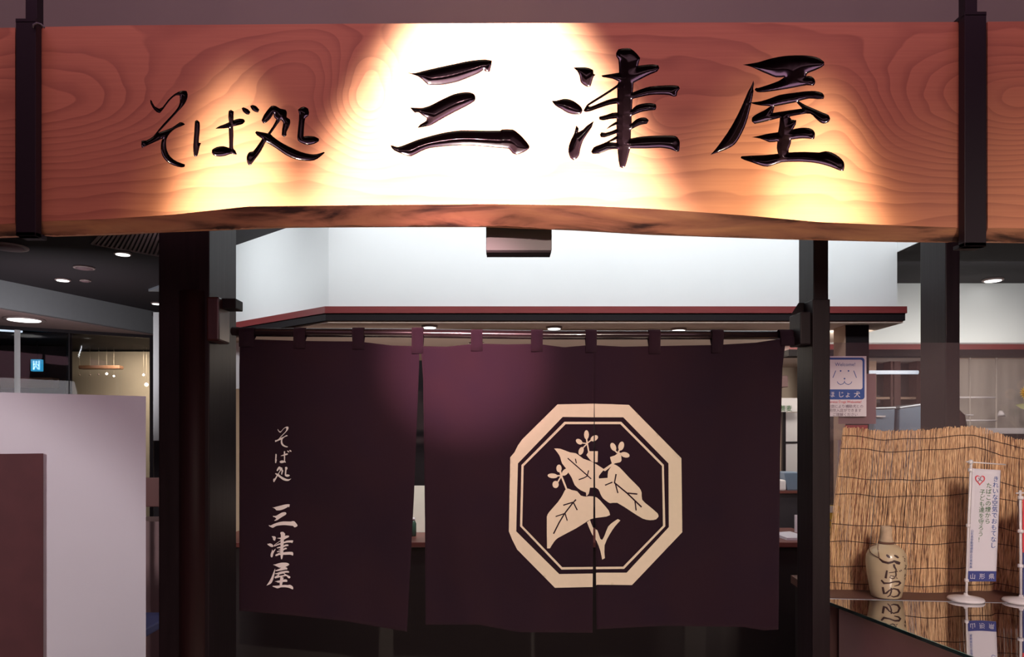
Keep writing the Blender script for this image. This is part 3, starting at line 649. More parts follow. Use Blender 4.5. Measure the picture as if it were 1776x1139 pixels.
def board(label, xa, xb, glyphs=()):
    t = thing('sign_board', label, 'sign', V((xa+xb)/2, 400, YS))
    xs = [xa+(xb-xa)*i/max(2, int((xb-xa)/12)) for i in range(max(2, int((xb-xa)/12))+1)]
    # front face with the carved characters cut out of it
    outline = [Vector((x, interp(TOP, x))) for x in xs]+[Vector((x, interp(EDGE, x))) for x in reversed(xs)]
    outs = [p for g in glyphs for p in GS[g][0]]; hls = [h for g in glyphs for h in GS[g][1]]
    vs, es = [], []
    pts = [outline]+outs+hls
    for poly in pts:
        k = len(vs); vs += [Vector((p[0], p[1])) for p in poly]; n = len(poly); es += [(k+i, k+(i+1) % n) for i in range(n)]
    nb = len(vs)
    for g in glyphs:
        O, H = GS[g]
        X0 = min(p.x for o in O for p in o); X1 = max(p.x for o in O for p in o); Y0 = min(p.y for o in O for p in o); Y1 = max(p.y for o in O for p in o)
        sp = 2.2 if g in ('san', 'tsu', 'ya') else 1.6
        y = Y0; r = 0
        while y < Y1:
            x = X0+(sp/2 if r % 2 else 0)
            while x < X1:
                if any(inside((x, y), o) for o in O) and not any(inside((x, y), h) for h in H): vs.append(Vector((x, y)))
                x += sp
            y += sp*0.87; r += 1
    R = geometry.delaunay_2d_cdt(vs, es, [], 0, 1e-5); V2, T = R[0], R[2]
    wood = []; ch = {g: [] for g in glyphs}
    for tr in T:
        c = (V2[tr[0]]+V2[tr[1]]+V2[tr[2]])/3
        if not inside(c, outline): continue
        hit = None
        for g in glyphs:
            if any(inside(c, o) for o in GS[g][0]) and not any(inside(c, h) for h in GS[g][1]): hit = g
        (ch[hit] if hit else wood).append(tuple(tr))
    names = {'so': 'hiragana', 'ba': 'hiragana', 'sho': 'kanji', 'san': 'kanji', 'tsu': 'kanji', 'ya': 'kanji'}
    fv, ft = compact(V2, wood)
    front = [V(p.x, p.y, YS) for p in fv]
    # rest of the slab: top, sides, back, underside
    k = len(front); vv = list(front); ff = list(ft)
    def P(x, y, Y): return Vector((X(x, YS), Y, EYE-(y-CY)*YS/F))
    n = len(xs)
    for x in xs:
        zt = P(x, interp(TOP, x), 0).z; ze = P(x, interp(EDGE, x), 0).z
        zl = EYE-(interp(LOW, x)-CY)*(YS+0.026)/F
        vv += [Vector((X(x, YS), YS, zt)), Vector((X(x, YS), YS+TH, zt)), Vector((X(x, YS), YS+TH, zl+0.012)), Vector((X(x, YS), YS+0.026, zl)), Vector((X(x, YS), YS, ze))]
    for i in range(n-1):
        a = k+5*i; b_ = a+5
        for j in range(3): ff.append((a+j, b_+j, b_+j+1, a+j+1))
    for i in (0, n-1): a = k+5*i; ff.append((a, a+1, a+2, a+3, a+4))
    obj('slab', vv, ff, 'sign_wood', t)
    # waney bark edge along the bottom
    bv, bf = [], []; R_ = 6; rnd = random.Random(int(xa)+5)
    fx = [xa+(xb-xa)*i/(max(4, int((xb-xa)/6))) for i in range(max(4, int((xb-xa)/6))+1)]
    for x in fx:
        ze = P(x, interp(EDGE, x), 0).z; zl = EYE-(interp(LOW, x)-CY)*(YS+0.026)/F
        for j in range(R_+1):
            u = j/R_; yy = YS+0.026*(u**1.3); zz = ze+(zl-ze)*u
            e = 0 if j in (0,) else (math.sin(x*0.045+j)*0.0015+rnd.uniform(-.0012, .0012))
            bv.append(Vector((X(x, YS), yy-0.0006+abs(e)*0.5, zz+e-0.0006)))
    for i in range(len(fx)-1):
        for j in range(R_): a = i*(R_+1)+j; bf.append((a, a+1, a+R_+2, a+R_+1))
    obj('waney_edge', bv, bf, 'bark', t, True, label='natural bark-brown edge along the bottom')
    for g in glyphs:
        cv, ct = compact(V2, ch[g])
        O, H = GS[g]; out = []
        for p in cv:
            d = min(segdist(p, Vector(o[i-1]), Vector(o[i])) for o in list(O)+list(H) for i in range(len(o)))
            q = V(p.x, p.y, YS); q.y += (0.0028 if g in ('san', 'tsu', 'ya') else 0.0026)*math.sqrt(max(0, d))+0.0006*min(1, d); 
            out.append(Vector((X(p.x, YS), q.y, q.z)))
        obj('character', out, ct, 'lacquer', t, True)
    return t
board('long pale wooden sign board with carved black Japanese characters', 60, 1675, ('so', 'ba', 'sho', 'san', 'tsu', 'ya'))
board('short wooden board continuing the sign beyond the left strap', -78, 26)
board('short wooden board continuing the sign beyond the right strap', 1713, 1880)

def strap(label, x0, x1, yt, yb, rx0, rx1, ry):
    t = thing('sign_hanger', label, 'bracket', V((x0+x1)/2, yb, YS-0.02), 'black straps that carry the sign')
    box('front_strap', X(x0, YS-0.03), X(x1, YS-0.03), YS-0.03, YS-0.004, Z(yb, YS-0.03), Z(yt, YS-0.03), 'black_metal', t, bevel=0.002)
    box('foot', X(x0, YS-0.03), X(x1, YS-0.03), YS-0.03, YS+0.02, Z(yb, YS-0.03), Z(yb, YS-0.03)+0.012, 'black_metal', t, bevel=0.002)
    box('back_strap', X(x0, YS-0.03), X(x1, YS-0.03), YS+TH+0.005, YS+TH+0.03, Z(yb, YS-0.03)+.08, Z(yt, YS-0.03), 'black_metal', t)
    box('hanging_bar', X(rx0, YS+.03), X(rx1, YS+.03), YS+0.015, YS+0.045, Z(ry, YS+.03), 4.0, 'black_metal', t, bevel=0.002)
    box('top_plate', X(x0, YS-0.03), X(x1, YS-0.03), YS-0.03, YS+TH+0.03, Z(yt, YS-0.03)-0.004, Z(yt, YS-0.03)+0.006, 'black_metal', t)
    return t
tS = strap('black metal strap holding the sign at its left end', 27, 62, 36, 409, 50, 70, 48)
strap('black metal strap holding the sign at its right end', 1673, 1711, 24, 427, 1668, 1689, 40)
tube('hook', [V(57, 48, YS-0.034), V(58, 43, YS-0.034), V(64, 40, YS-0.034), V(71, 42, YS-0.034), V(77, 48, YS-0.034)], 0.0024, 'sensor', tS, 8)
t = thing('sensor_box', 'taupe box fixed under the middle of the sign', 'box', V(900, 438, YS+0.13))
box('housing', X(843, YS+.1), X(957, YS+.1), YS+0.10, YS+0.16, Z(434, YS+.1), Z(375, YS+.1), 'sensor', t, bevel=0.002)
box('lens_strip', X(844, YS+.1), X(956, YS+.1), YS+0.101, YS+0.158, Z(437.5, YS+.1), Z(434, YS+.1), 'dark_trim', t)
box('mounting_plate', X(870, YS+.1), X(930, YS+.1), YS+0.086, YS+0.10, Z(385, YS+.1), Z(350, YS+.1), 'dark_trim', t)

# ================================================================== ROD AND NOREN
YN = 2.42
tag(tube('curtain_rod', [V(404, 574, YN+0.02), V(430, 576, YN+0.005), V(700, 577.5, YN), V(960, 581, YN), V(1200, 581, YN), V(1392, 581, YN+0.02)], 0.0145, 'rod', seg=24), 'dark glossy round rod carrying the shop curtain', 'rod')
TOPN = [(405, 584), (430, 588), (520, 591), (622, 592), (680, 599), (725, 600), (775, 601), (827, 595.5), (880, 597), (931, 596), (978, 602), (1025, 598), (1080, 601), (1134, 600), (1243, 598), (1310, 594), (1357, 587), (1375, 585)]
BOTN = [(405, 1058), (500, 1066), (600, 1077), (700, 1094), (706, 1095), (737, 1083), (830, 1083), (900, 1096), (1029, 1097), (1033, 1091), (1150, 1085), (1290, 1087), (1325, 1093), (1352, 1091)]
def yoff(px, py):
    u = min(1, max(0, (py-590)/500.0)); s = 0.35+0.65*u
    y = 0.014*math.sin(px*0.0215+0.6)*s+0.005*math.sin(px*0.055+py*0.004)*s
    y += 0.006*math.sin(px*0.062+1.0)*math.exp(-((py-600)/70.0)**2)
    y -= 0.012*math.exp(-((px-760-0.12*(py-600))/30.0)**2)*(0.4+u)
    return y
def noren_pt(px, py, d=0.0): return V(px, py, YN-0.013+yoff(px, py)-d)
tN = thing('shop_curtain', 'dark purple split shop curtain with cream octagon leaf crest', 'curtain', V(885, 1090, YN))
def edge_x(tab, y): return interp(tab, y)
PAN = [([(580, 420), (600, 416), (640, 415), (1100, 415)], [(580, 727), (620, 727), (850, 718), (1100, 705)]),
       ([(580, 729), (650, 734), (900, 737), (1100, 738)], [(580, 1030.3), (700, 1030), (900, 1029), (1100, 1027.5)]),
       ([(580, 1030), (712, 1029.6), (722, 1031.6), (900, 1032.5), (1100, 1035)], [(580, 1370), (600, 1362), (640, 1357), (800, 1353), (1100, 1350)])]
for pi, (Lt, Rt) in enumerate(PAN):
    nx, ny = 60, 70; vs, fs = [], []
    for j in range(ny+1):
        v = j/ny
        for i in range(nx+1):
            u = i/nx
            y = 590+(1085-590)*v
            x = edge_x(Lt, y)*(1-u)+edge_x(Rt, y)*u
            y = interp(TOPN, x)*(1-v)+interp(BOTN, x)*v
            vs.append(noren_pt(x, y))
    for j in range(ny):
        for i in range(nx): a = j*(nx+1)+i; fs.append((a, a+nx+1, a+nx+2, a+1))
    o = obj('panel', vs, fs, 'noren', tN, True)
    sm = o.modifiers.new('thickness', 'SOLIDIFY'); sm.thickness = 0.0012; sm.offset = -1
# hanging loops with their stitched patches
for cx_, w_ in ((430, 26), (521, 20), (622, 20), (725, 20), (827, 20), (931, 20), (1024.5, 19), (1134, 20), (1243, 20), (1362, 24)):
    yb = interp(TOPN, cx_)+14; rc = 577 if cx_ < 760 else 580.5
    path = [(yb, -0.0025, 0)]
    path += [(interp(TOPN, cx_)-1, -0.0025, 0)]
    pts = []; c = V(cx_, rc, YN); r = 0.0165
    for a in range(-20, 201, 20):
        ar = math.radians(a); pts.append((c.y-r*math.cos(ar), c.z+r*math.sin(ar)))
    prof = [(V(cx_, yb, YN).y-0.0135+yoff(cx_, yb)-0.003, Z(yb, YN)), (V(cx_, yb, YN).y-0.0135+yoff(cx_, yb-13)-0.0035, Z(yb-13, YN))]+pts+[(YN-0.010+yoff(cx_, yb-13), Z(yb-13, YN)), (YN-0.008+yoff(cx_, yb), Z(yb, YN))]
    vs, fs = [], []
    x0, x1 = X(cx_-w_/2, YN), X(cx_+w_/2, YN)
    for (yy, zz) in prof: vs += [(x0, yy, zz), ((x0+x1)/2, yy-0.0008, zz), (x1, yy, zz)]
    for i in range(len(prof)-1):
        for q in (0, 1): a = 3*i+q; fs.append((a, a+1, a+4, a+3))
    o = obj('loop', vs, fs, 'noren', tN, True); sm = o.modifiers.new('thickness', 'SOLIDIFY'); sm.thickness = 0.0016; sm.offset = 0
# crest
oE, sE = (870, 690), 3.352; oF, sF = (940, 740), 4.745
e1 = zpt([(325,37),(430,35),(530,33),(640,36),(740,40),(1045,350),(1048,560),(1050,780),(758,1087),(555,1085),(530,1098),(310,1103),(90,880),(60,820),(42,775),(46,560),(50,345),(75,315),(95,275),(120,240)], oE, sE)
h1 = zpt([(355,110),(530,112),(707,112),(970,380),(972,750),(727,1015),(555,1015),(530,1020),(335,1023),(85,775),(90,560),(95,380)], oE, sE)
e2 = zpt([(365,138),(695,138),(943,388),(952,745),(712,993),(348,997),(107,745),(115,390)], oE, sE)
h2 = zpt([(372,152),(690,152),(932,395),(938,742),(706,980),(352,983),(120,742),(128,396)], oE, sE)
pe = lambda l: zpt(l, oF, sF)
plant = [smooth_outline(pe(l)) for l in (
 [(100,178),(150,180),(230,210),(280,218),(340,262),(400,282),(460,315),(512,350),(468,405),(470,440),(440,500),(395,500),(385,550),(365,572),(362,540),(320,522),(270,480),(245,420),(220,380),(205,350),(165,300),(150,250),(130,215)],
 [(465,425),(540,420),(545,365),(580,315),(600,310),(640,335),(720,420),(800,500),(820,540),(825,600),(880,650),(950,710),(960,735),(940,760),(890,768),(830,755),(740,700),(620,625),(560,628),(530,610),(500,585),(480,550),(465,515),(430,495),(430,430)],
 [(190,520),(215,508),(245,520),(290,530),(320,565),(365,574),(388,570),(450,580),(500,630),(550,690),(560,725),(530,738),(450,748),(400,760),(360,785),(280,835),(130,915),(100,945),(65,1000),(42,1000),(40,740),(60,700),(130,620),(170,560)],
 [(370,785),(395,765),(420,830),(455,850),(480,920),(496,930),(515,895),(545,820),(590,780),(625,758),(645,770),(600,820),(560,880),(515,975),(518,1080),(495,1092),(480,1020),(450,940),(410,880)],
 [(385,200),(460,200),(458,290),(420,290),(395,270),(365,232)],
 [(560,248),(600,235),(625,215),(650,230),(655,275),(640,292),(600,300),(590,310),(520,365),(495,355),(575,300),(565,270)])]
plant += [ellipse(*q) for q in [(oF[0]+a/sF, oF[1]+b_/sF, rx/sF, ry/sF, r) for a, b_, rx, ry, r in
 ((366,65,20,38,0),(430,94,34,22,-30),(306,122,30,20,35),(322,198,20,34,20),(587,165,22,36,-25),(652,158,23,38,15),(684,230,38,22,15),(140,342,22,32,0),(88,403,42,20,5),(112,474,26,30,0),(192,372,36,22,-45))]]
plant += [ribbon(pe(l), wd/sF) for l, wd in (([(366,90),(372,135),(385,205)],12),([(410,105),(372,135)],10),([(330,132),(372,138)],10),([(335,175),(372,138)],10),([(595,190),(622,215)],12),([(640,185),(625,215)],12),([(655,222),(630,215)],12),([(150,365),(158,400),(205,520)],15),([(125,402),(158,402)],12),([(130,455),(158,405)],12),([(175,390),(158,402)],12))]
gapL = [(1030.3, 690), (1029.5, 800), (1029, 900), (1027.8, 1030)]; gapR = [(1031.2, 690), (1031.9, 800), (1032.5, 900), (1034.2, 1030)]
def split_print(name, outers, holes, m, d, spacing=7, label=None):
    def dense(o):
        o = [Vector(p) for p in o]; r = []
        for i in range(len(o)):
            a, b_ = o[i], o[(i+1) % len(o)]; n = max(1, int((b_-a).length/7))
            r += [a.lerp(b_, k/n) for k in range(n)]
        return r
    outers = [dense(o) for o in outers]; holes = [dense(h) for h in holes]
    V2, T = region(outers, holes, spacing, (gapL, gapR))
    gi = lambda y, tab: interp([(b_, a) for a, b_ in tab], y)
    for side in (0, 1):
        TT = []
        for t in T:
            c = (V2[t[0]]+V2[t[1]]+V2[t[2]])/3
            if (c.x < gi(c.y, gapL) and side == 0) or (c.x > gi(c.y, gapR) and side == 1): TT.append(t)
        if not TT: continue
        v, t = compact(V2, TT)
        obj(name, [noren_pt(p.x, p.y, d) for p in v], t, m, tN, True, label=label)
split_print('octagon_border', [e1], [h1], 'print_cream', 0.0022, label='broad cream octagon border')
split_print('octagon_line', [e2], [h2], 'print_cream', 0.0022, label='thin cream octagon line')
split_print('leaf_crest', plant, [], 'print_cream', 0.0022, label='cream crest of three leaves, flower sprigs and stem')
veins = [ribbon(pe(l), wd/sF) for l, wd in (([(212,258),(300,335),(405,428)],9),([(275,262),(283,300)],8),([(384,358),(372,405)],9),([(302,435),(345,420),(372,405)],9),([(95,880),(140,790),(185,715),(250,630),(280,598)],11),([(112,738),(190,712)],9),([(190,712),(208,772)],9),([(175,645),(255,620)],10),([(260,625),(290,685)],10),
  ([(610,388),(597,460),(700,545),(820,660)],12),([(520,480),(580,455)],10),([(603,465),(625,545)],10),([(705,545),(785,553)],11),([(765,605),(775,688)],10))]
for vg in (veins[:4], veins[4:9], veins[9:]): flat('leaf_vein', vg, lambda u, v: noren_pt(u, v, 0.0032), 'noren', tN, spacing=0)
for g, (bx0, bx1, by0, by1) in (('so', (477, 500.5, 739.6, 775.6)), ('ba', (477, 505.6, 780, 803)), ('sho', (473.8, 504.7, 808.8, 836)), ('san', (466, 516, 874, 915)), ('tsu', (463.4, 508.6, 922, 969.7)), ('ya', (462, 508.5, 975.3, 1021.7))):
    O, H = GS[g]; X0 = min(p.x for o in O for p in o); X1 = max(p.x for o in O for p in o); Y0 = min(p.y for o in O for p in o); Y1 = max(p.y for o in O for p in o)
    mp = lambda p: Vector((bx0+(p.x-X0)/(X1-X0)*(bx1-bx0), by0+(p.y-Y0)/(Y1-Y0)*(by1-by0)))
    flat('printed_character', [[mp(p) for p in o] for o in O], lambda u, v: noren_pt(u, v, 0.0022), 'print_white', tN, holes=[[mp(p) for p in h] for h in H])

# ================================================================== INTERIOR GLIMPSES
# added dark backing that keeps the curtain slits dark
tag(box('dark_backing', -1.3, X(745, 4.1), 4.1, 4.16, Z(852, 4.1), Z(625, 4.1), 'dark_trim'), 'added dark sheet behind the first slit of the curtain', 'cabinet')
tag(box('dark_backing', X(748, 4.1), X(1322, 4.1), 4.18, 4.4, Z(928, 4.2), Z(628, 4.1), 'dark_trim'), 'added wide dark block behind the crest half of the curtain', 'cabinet')
Yi = 3.95
t = thing('menu_sheet', 'cream printed sheet seen through the slit left of the crest', 'menu', V(725, 926, Yi))
box('sheet', X(700, Yi), X(752, Yi), Yi, Yi+0.004, Z(925, Yi), Z(842, Yi), 'paper_cream', t)
box('stand', X(712, Yi), X(750, Yi), Yi-0.005, Yi+0.05, ZK, Z(925, Yi), 'counter_edge', t)
t = thing('green_bottle', 'small dark green bottle in the slit beside the cream sheet', 'bottle', (X(717, 3.8), 3.8, ZK))
hb = Z(902, 3.8)-ZK
lathe('glass_body', (X(717, 3.8), 3.8, ZK), [(0.012, 0), (0.015, 0.004), (0.015, hb*0.8), (0.010, hb*0.93), (0.008, hb)], 'green_bottle', t, 20)
lathe('cap', (X(717, 3.8), 3.8, ZK+hb), [(0.009, 0), (0.009, 0.012), (0.004, 0.014)], 'paper', t, 16)
tag(box('counter_card', X(1020, 3.9), X(1042, 3.9), 3.9, 3.905, ZK, Z(935, 3.9), 'red_ink'), 'small red card on the counter seen through the slit in the crest', 'card')
tag(box('wall_strip', X(1018, 4.6), X(1045, 4.6), 4.6, 4.62, Z(776, 4.6), Z(712, 4.6), 'steel'), 'bluish strip seen through the slit at the top of the crest', 'panel')
tag(box('white_post', X(402, 4.75), X(424, 4.75), 4.75, 4.78, 1.9, ZB-0.02, 'paper'), 'white upright in the slit between left pillar and curtain', 'post')
# slot right of the curtain
Yw = 5.2
tag(box('wall_speaker', X(1345, Yw), X(1367, Yw), Yw, Yw+0.1, Z(671, Yw), Z(651, Yw), 'case_side', bevel=0.006), 'brown box speaker on the cream wall right of the curtain', 'speaker')
t = thing('notice_paper', 'white notice with green lettering right of the curtain', 'notice', V(1368, 713, 4.9))
box('sheet', X(1340, 4.9), X(1392, 4.9), 4.9, 4.903, Z(714, 4.9), Z(690, 4.9), 'paper', t)
box('hanging_strip', X(1386, 4.9), X(1390, 4.9), 4.9, 4.903, Z(690, 4.9), ZB-.012, 'paper', t)
text('lettering', '蕎麦', lambda u, v: V(1363+u, 712-v, 4.895), 11, 'green_ink', t)
tag(box('cream_partition', X(1335, 5.6), X(1420, 5.6), 5.6, 5.65, 0, 2.2, 'cream_wall'), 'cream wall panel in the gap right of the curtain', 'wall panel')
t = thing('window_grille', 'black framed screen in the gap right of the curtain', 'screen', V(1365, 800, 5.0))
box('upright', X(1358, 5.0), X(1363, 5.0), 5.0, 5.03, 0, Z(714, 5.0), 'black_metal', t)
box('rail', X(1363, 5.0), X(1395, 5.0), 5.0, 5.03, Z(768, 5.0), Z(765.5, 5.0), 'black_metal', t)
box('paper_pane', X(1363, 5.0), X(1395, 5.0), 5.01, 5.02, Z(850, 5.0), Z(715, 5.0), 'paper', t)
Ys = 4.5
t = thing('side_shelf', 'dark shelf unit in the gap right of the curtain', 'shelf', V(1370, 930, Ys))
box('top_board', X(1335, Ys), X(1410, Ys), Ys-0.02, Ys+0.3, Z(855, Ys), Z(851, Ys), 'counter_edge', t)
box('back_board', X(1335, Ys), X(1410, Ys), Ys, Ys+0.02, 0, Z(855, Ys), 'kitchen_dark', t)
zs = Z(851, Ys)
t = thing('storage_tub', 'translucent blue storage tub on the shelf right of the curtain', 'tub', (X(1376, Ys+.1), Ys+0.1, zs))
hexa('tub', [(X(1370, Ys), Ys+.04, zs), (X(1395, Ys), Ys+.04, zs), (X(1395, Ys), Ys+.2, zs), (X(1370, Ys), Ys+.2, zs), (X(1363, Ys), Ys+.03, zs+.11), (X(1398, Ys), Ys+.03, zs+.11), (X(1398, Ys), Ys+.21, zs+.11), (X(1363, Ys), Ys+.21, zs+.11)], 'blue_bin', t, bevel=0.006)
tag(box('navy_bag', X(1350, Ys), X(1369, Ys), Ys+0.22, Ys+0.28, zs, Z(803, Ys), 'navy', bevel=0.015), 'navy blue bag behind the tub right of the curtain', 'bag')
tag(box('folded_towels', X(1346, Ys), X(1364, Ys), Ys+0.0, Ys+0.15, zs, Z(832, Ys), 'paper', bevel=0.012), 'folded white towels left of the blue tub', 'towels')
tag(box('small_carton', X(1347, Ys), X(1358, Ys), Ys+0.24, Ys+0.30, zs+0.1, Z(786, Ys), 'cream_wall', bevel=0.008), 'small cream carton above the folded towels', 'carton')
tag(hexa('white_papers', [(X(1345, 3.8), 3.65, ZK), (X(1384, 3.8), 3.65, ZK), (X(1384, 3.8), 3.9, ZK), (X(1345, 3.8), 3.85, ZK), (X(1345, 3.8), 3.65, ZK+.012), (X(1384, 3.8), 3.65, ZK+.012), (X(1384, 3.8), 3.9, ZK+.012), (X(1345, 3.8), 3.85, ZK+.012)], 'paper'), 'white papers lying on the counter right of the curtain', 'papers')
tag(box('upright_card', X(1379, 3.95), X(1392, 3.95), 3.95, 3.96, ZK, Z(893, 3.95), 'paper'), 'white upright card on the counter beside the slim pillar', 'card')

# kitchen seen between the two right pillars
YB = 5.0
t = thing('kitchen_shelving', 'dark reddish wooden shelving between the right pillars', 'shelving', V(1550, 760, 5.2))
for px0, px1, mm in ((1507, 1520, 'tan_wood'), (1545, 1549, 'kitchen_wood'), (1551, 1562, 'kitchen_wood'), (1590, 1603, 'kitchen_wood')):
    box('upright', X(px0, 5.15), X(px1, 5.15), 5.15, 5.25, 0, 2.14, mm, t)
box('back_board', X(1507, 5.3), X(1606, 5.3), 5.30, 5.32, 0, 2.14, 'kitchen_dark', t)
box('shelf_board', X(1507, 5.15), X(1606, 5.15), 5.16, 5.30, Z(692, 5.15), Z(688, 5.15), 'tan_wood', t)
tag(box('dark_pot', X(1523, 5.1), X(1537, 5.1), 5.17, 5.26, Z(712, 5.26)+.045, Z(684, 5.1), 'kitchen_dark', bevel=0.01), 'black pot above the left blue container', 'pot')
tag(tube('tube_reflection', [V(1508, 645.5, 5.13), V(1592, 645.5, 5.13)], 0.0135, 'tube_glow', seg=12), 'long bluish glowing bar for a tube light reflection over the blue containers', 'lamp')  # glowing bar stands in for a fluorescent reflection
def bin_(label, x0, x1, yt, yt2):
    t = thing('blue_container', label, 'container', V((x0+x1)/2, 790, 4.95), 'blue grey kitchen containers')
    hexa('tub', [(X(x0+2, 4.95), 4.9, 1.32), (X(x1-2, 4.95), 4.9, 1.32), (X(x1-2, 4.95), 5.12, 1.32), (X(x0+2, 4.95), 5.12, 1.32), (X(x0, 4.95), 4.88, Z(yt+3, 4.95)), (X(x1, 4.95), 4.88, Z(yt2+3, 4.95)), (X(x1, 4.95), 5.14, Z(yt2+3, 4.95)), (X(x0, 4.95), 5.14, Z(yt+3, 4.95))], 'blue_bin', t, bevel=0.01)
    hexa('lid', [(X(x0-.5, 4.95), 4.87, Z(yt+3, 4.95)), (X(x1+.5, 4.95), 4.87, Z(yt2+3, 4.95)), (X(x1+.5, 4.95), 5.145, Z(yt2+3, 4.95)), (X(x0-.5, 4.95), 5.145, Z(yt+3, 4.95)), (X(x0-.5, 4.95), 4.87, Z(yt, 4.95)), (X(x1+.5, 4.95), 4.87, Z(yt2, 4.95)), (X(x1+.5, 4.95), 5.145, Z(yt2, 4.95)), (X(x0-.5, 4.95), 5.145, Z(yt, 4.95))], 'steel', t, bevel=0.004)
    return t
bin_('blue grey container behind the pink poster', 1507, 1543, 707, 706)
bin_('larger blue grey container just left of the rear pillar', 1550, 1590, 706, 700)
t2 = thing('prep_table', 'steel table under the blue grey containers', 'table', (X(1550, 5), 5, 0))
box('table_top', X(1500, 5), X(1596, 5), 4.87, 5.14, 1.29, 1.32, 'steel', t2)
for xx in (1503, 1593):
    for yy in (4.89, 5.10): box('leg', X(xx, 5)-.015, X(xx, 5)+.015, yy, yy+.03, 0, 1.29, 'steel', t2)
tag(box('container_handle', X(1521, 4.86), X(1536, 4.86), 4.86, 4.88, Z(723, 4.86), Z(720.5, 4.86), 'paper'), 'short white strip on the left blue container', 'label strip')
box('wall_dark', 2.30, 2.40, 5.55, 5.6, 0, 2.2, 'kitchen_wood', kind='structure')
t = thing('thin_bars', 'faint white thin bars seen through the clear screen', 'rack', V(1705, 735, 4.9))  # rods laid along the faint white lines
rk = V(1682, 690, 4.9); rm = V(1728, 690, 4.9)
for q in (rk, rm): tube('upright', [(q.x, 4.9, 0), (q.x, 4.9, Z(612, 4.9))], 0.006, 'grey_curtain', t, 8)
for py in (689, 729): tube('rail', [V(1664, py, 4.9), V(1728, py, 4.9)], 0.006, 'paper', t, 8)
tube('rail', [V(1676, 719.5, 4.89), V(1688, 719.5, 4.89)], 0.005, 'paper', t, 8)
lathe('cup', V(1736, 720.5, 4.9), [(0.0, 0.0), (0.024, 0.0), (0.020, 0.015), (0.010, 0.032), (0.0, 0.034)], 'paper', t, 20)
tube('rail', [V(1728, 721, 4.9), V(1744, 721, 4.9)], 0.004, 'paper', t, 8)
# dark shelf line at far right
t = thing('low_sideboard', 'dark low sideboard behind the right end of the reed screen', 'sideboard', V(1755, 790, 4.4))
box('body', X(1715, 4.4), X(1850, 4.4), 4.4, 4.7, 0, Z(752, 4.4), 'kitchen_dark', t)
box('top', X(1705, 4.4), X(1850, 4.4), 4.38, 4.7, Z(752, 4.4), Z(742, 4.4), 'paper', t)
tag(lathe('round_stand', (X(1648, 3.4), 3.4, 0), [(0.0, Z(706, 3.4)), (0.03, Z(708, 3.4)), (0.058, Z(720, 3.4)), (0.066, Z(740, 3.4)), (0.066, 1.5), (0.02, 1.45), (0.02, 0.03), (0.15, 0.02), (0.15, 0)][::-1], 'kitchen_wood'), 'dark rounded stand showing beside the rear pillar', 'stand')

# ================================================================== RIGHT SHOWCASE
ZG = 1.033
H = EYE-ZG
def on_top(px, py, z=ZG): Y = (EYE-z)*F/(py-CY); return Vector((X(px, Y), Y, z))
g0, g1, g2 = on_top(1425, 1038), on_top(1690, 1139), on_top(1780, 1046.5)
gd = (g1-g0).normalized(); br = (g2-g0).normalized()
far = g2+br*0.55; near = g0+gd*1.15; near2 = Vector((far.x, near.y, ZG))
t = thing('display_case', 'brown display case with a reflecting glass top at lower right', 'display case', ((g0.x+far.x)/2, 2.2, 0))
def inset(p, a, b_): return p+br*a+gd*b_
tk = 0.012
prism('glass_top', [(p.x, p.y) for p in (g0, near, near2, far)], ZG-0.004, ZG, 'glass_top', t)
def edgebar(name, a, b_, m):
    d = (b_-a).normalized(); n = Vector((d.y, -d.x, 0))*0.004
    if n.dot(Vector((-1, -1, 0))) < 0: n = -n
    return hexa(name, [a+Vector((0, 0, -tk)), b_+Vector((0, 0, -tk)), b_-n*0.5+Vector((0, 0, -tk)), a-n*0.5+Vector((0, 0, -tk)), a+n, b_+n, b_-n*0.1, a-n*0.1], m, t, bevel=0.001)
edgebar('glass_edge', g0+Vector((0, 0, .0005)), near+Vector((0, 0, .0005)), 'glass_edge')
bk = g0+Vector((0, 0.0015, 0)); bf_ = far+Vector((0, 0.0015, 0))
hexa('rear_edge', [bk-Vector((0, 0, .012)), bf_-Vector((0, 0, .012)), bf_+Vector((0, .003, -.012)), bk+Vector((0, .003, -.012)), bk+Vector((0, 0, .001)), bf_+Vector((0, 0, .001)), bf_+Vector((0, .003, .001)), bk+Vector((0, .003, .001))], 'steel', t)
s0, s1, s2 = inset(g0, 0.004, 0.02), inset(near, 0.004, 0), inset(far, 0, 0.02)
prism('side_panel', [(s0.x+.03, s0.y-.03), (s1.x+.03, s1.y), (s1.x+0.05, s1.y), (s0.x+0.05, s0.y-.03)], 0, ZG-tk, 'case_side', t)
prism('corner_post', [(g0.x+.002, g0.y-.002), (g0.x+.004, g0.y-.03), (g0.x+.042, g0.y-.032), (g0.x+.042, g0.y-.002)], 0, ZG-tk, 'case_post', t)
prism('inner_floor', [(s0.x+.05, s0.y-.02), (s1.x+.05, s1.y), (near2.x, near2.y), (s2.x, s2.y)], 0.55, 0.57, 'dark_counter', t)
prism('back_panel', [(g0.x+.042, g0.y-.03), (far.x, far.y-.03), (far.x, far.y-.015), (g0.x+.042, g0.y-.015)], 0, ZG-tk, 'dark_counter', t)
# wooden ledge behind the glass
t = thing('display_ledge', 'narrow reddish wooden ledge behind the glass top', 'ledge', (g0.x+.5, 2.75, 0))
la, lb = on_top(1405, 1020), on_top(1425, 1036.5)
prism('ledge_top', [(la.x, la.y), (lb.x, lb.y+.003), (far.x, far.y+.006), (far.x, 3.0), (la.x+.03, 3.0)], ZG-0.03, ZG+0.001, 'shelf_wood', t)
prism('ledge_base', [(la.x+.04, la.y+.05), (lb.x+.03, lb.y+.02), (far.x, far.y+.03), (far.x, 2.98), (la.x+.04, 2.98)], 0, ZG-0.03, 'dark_counter', t)

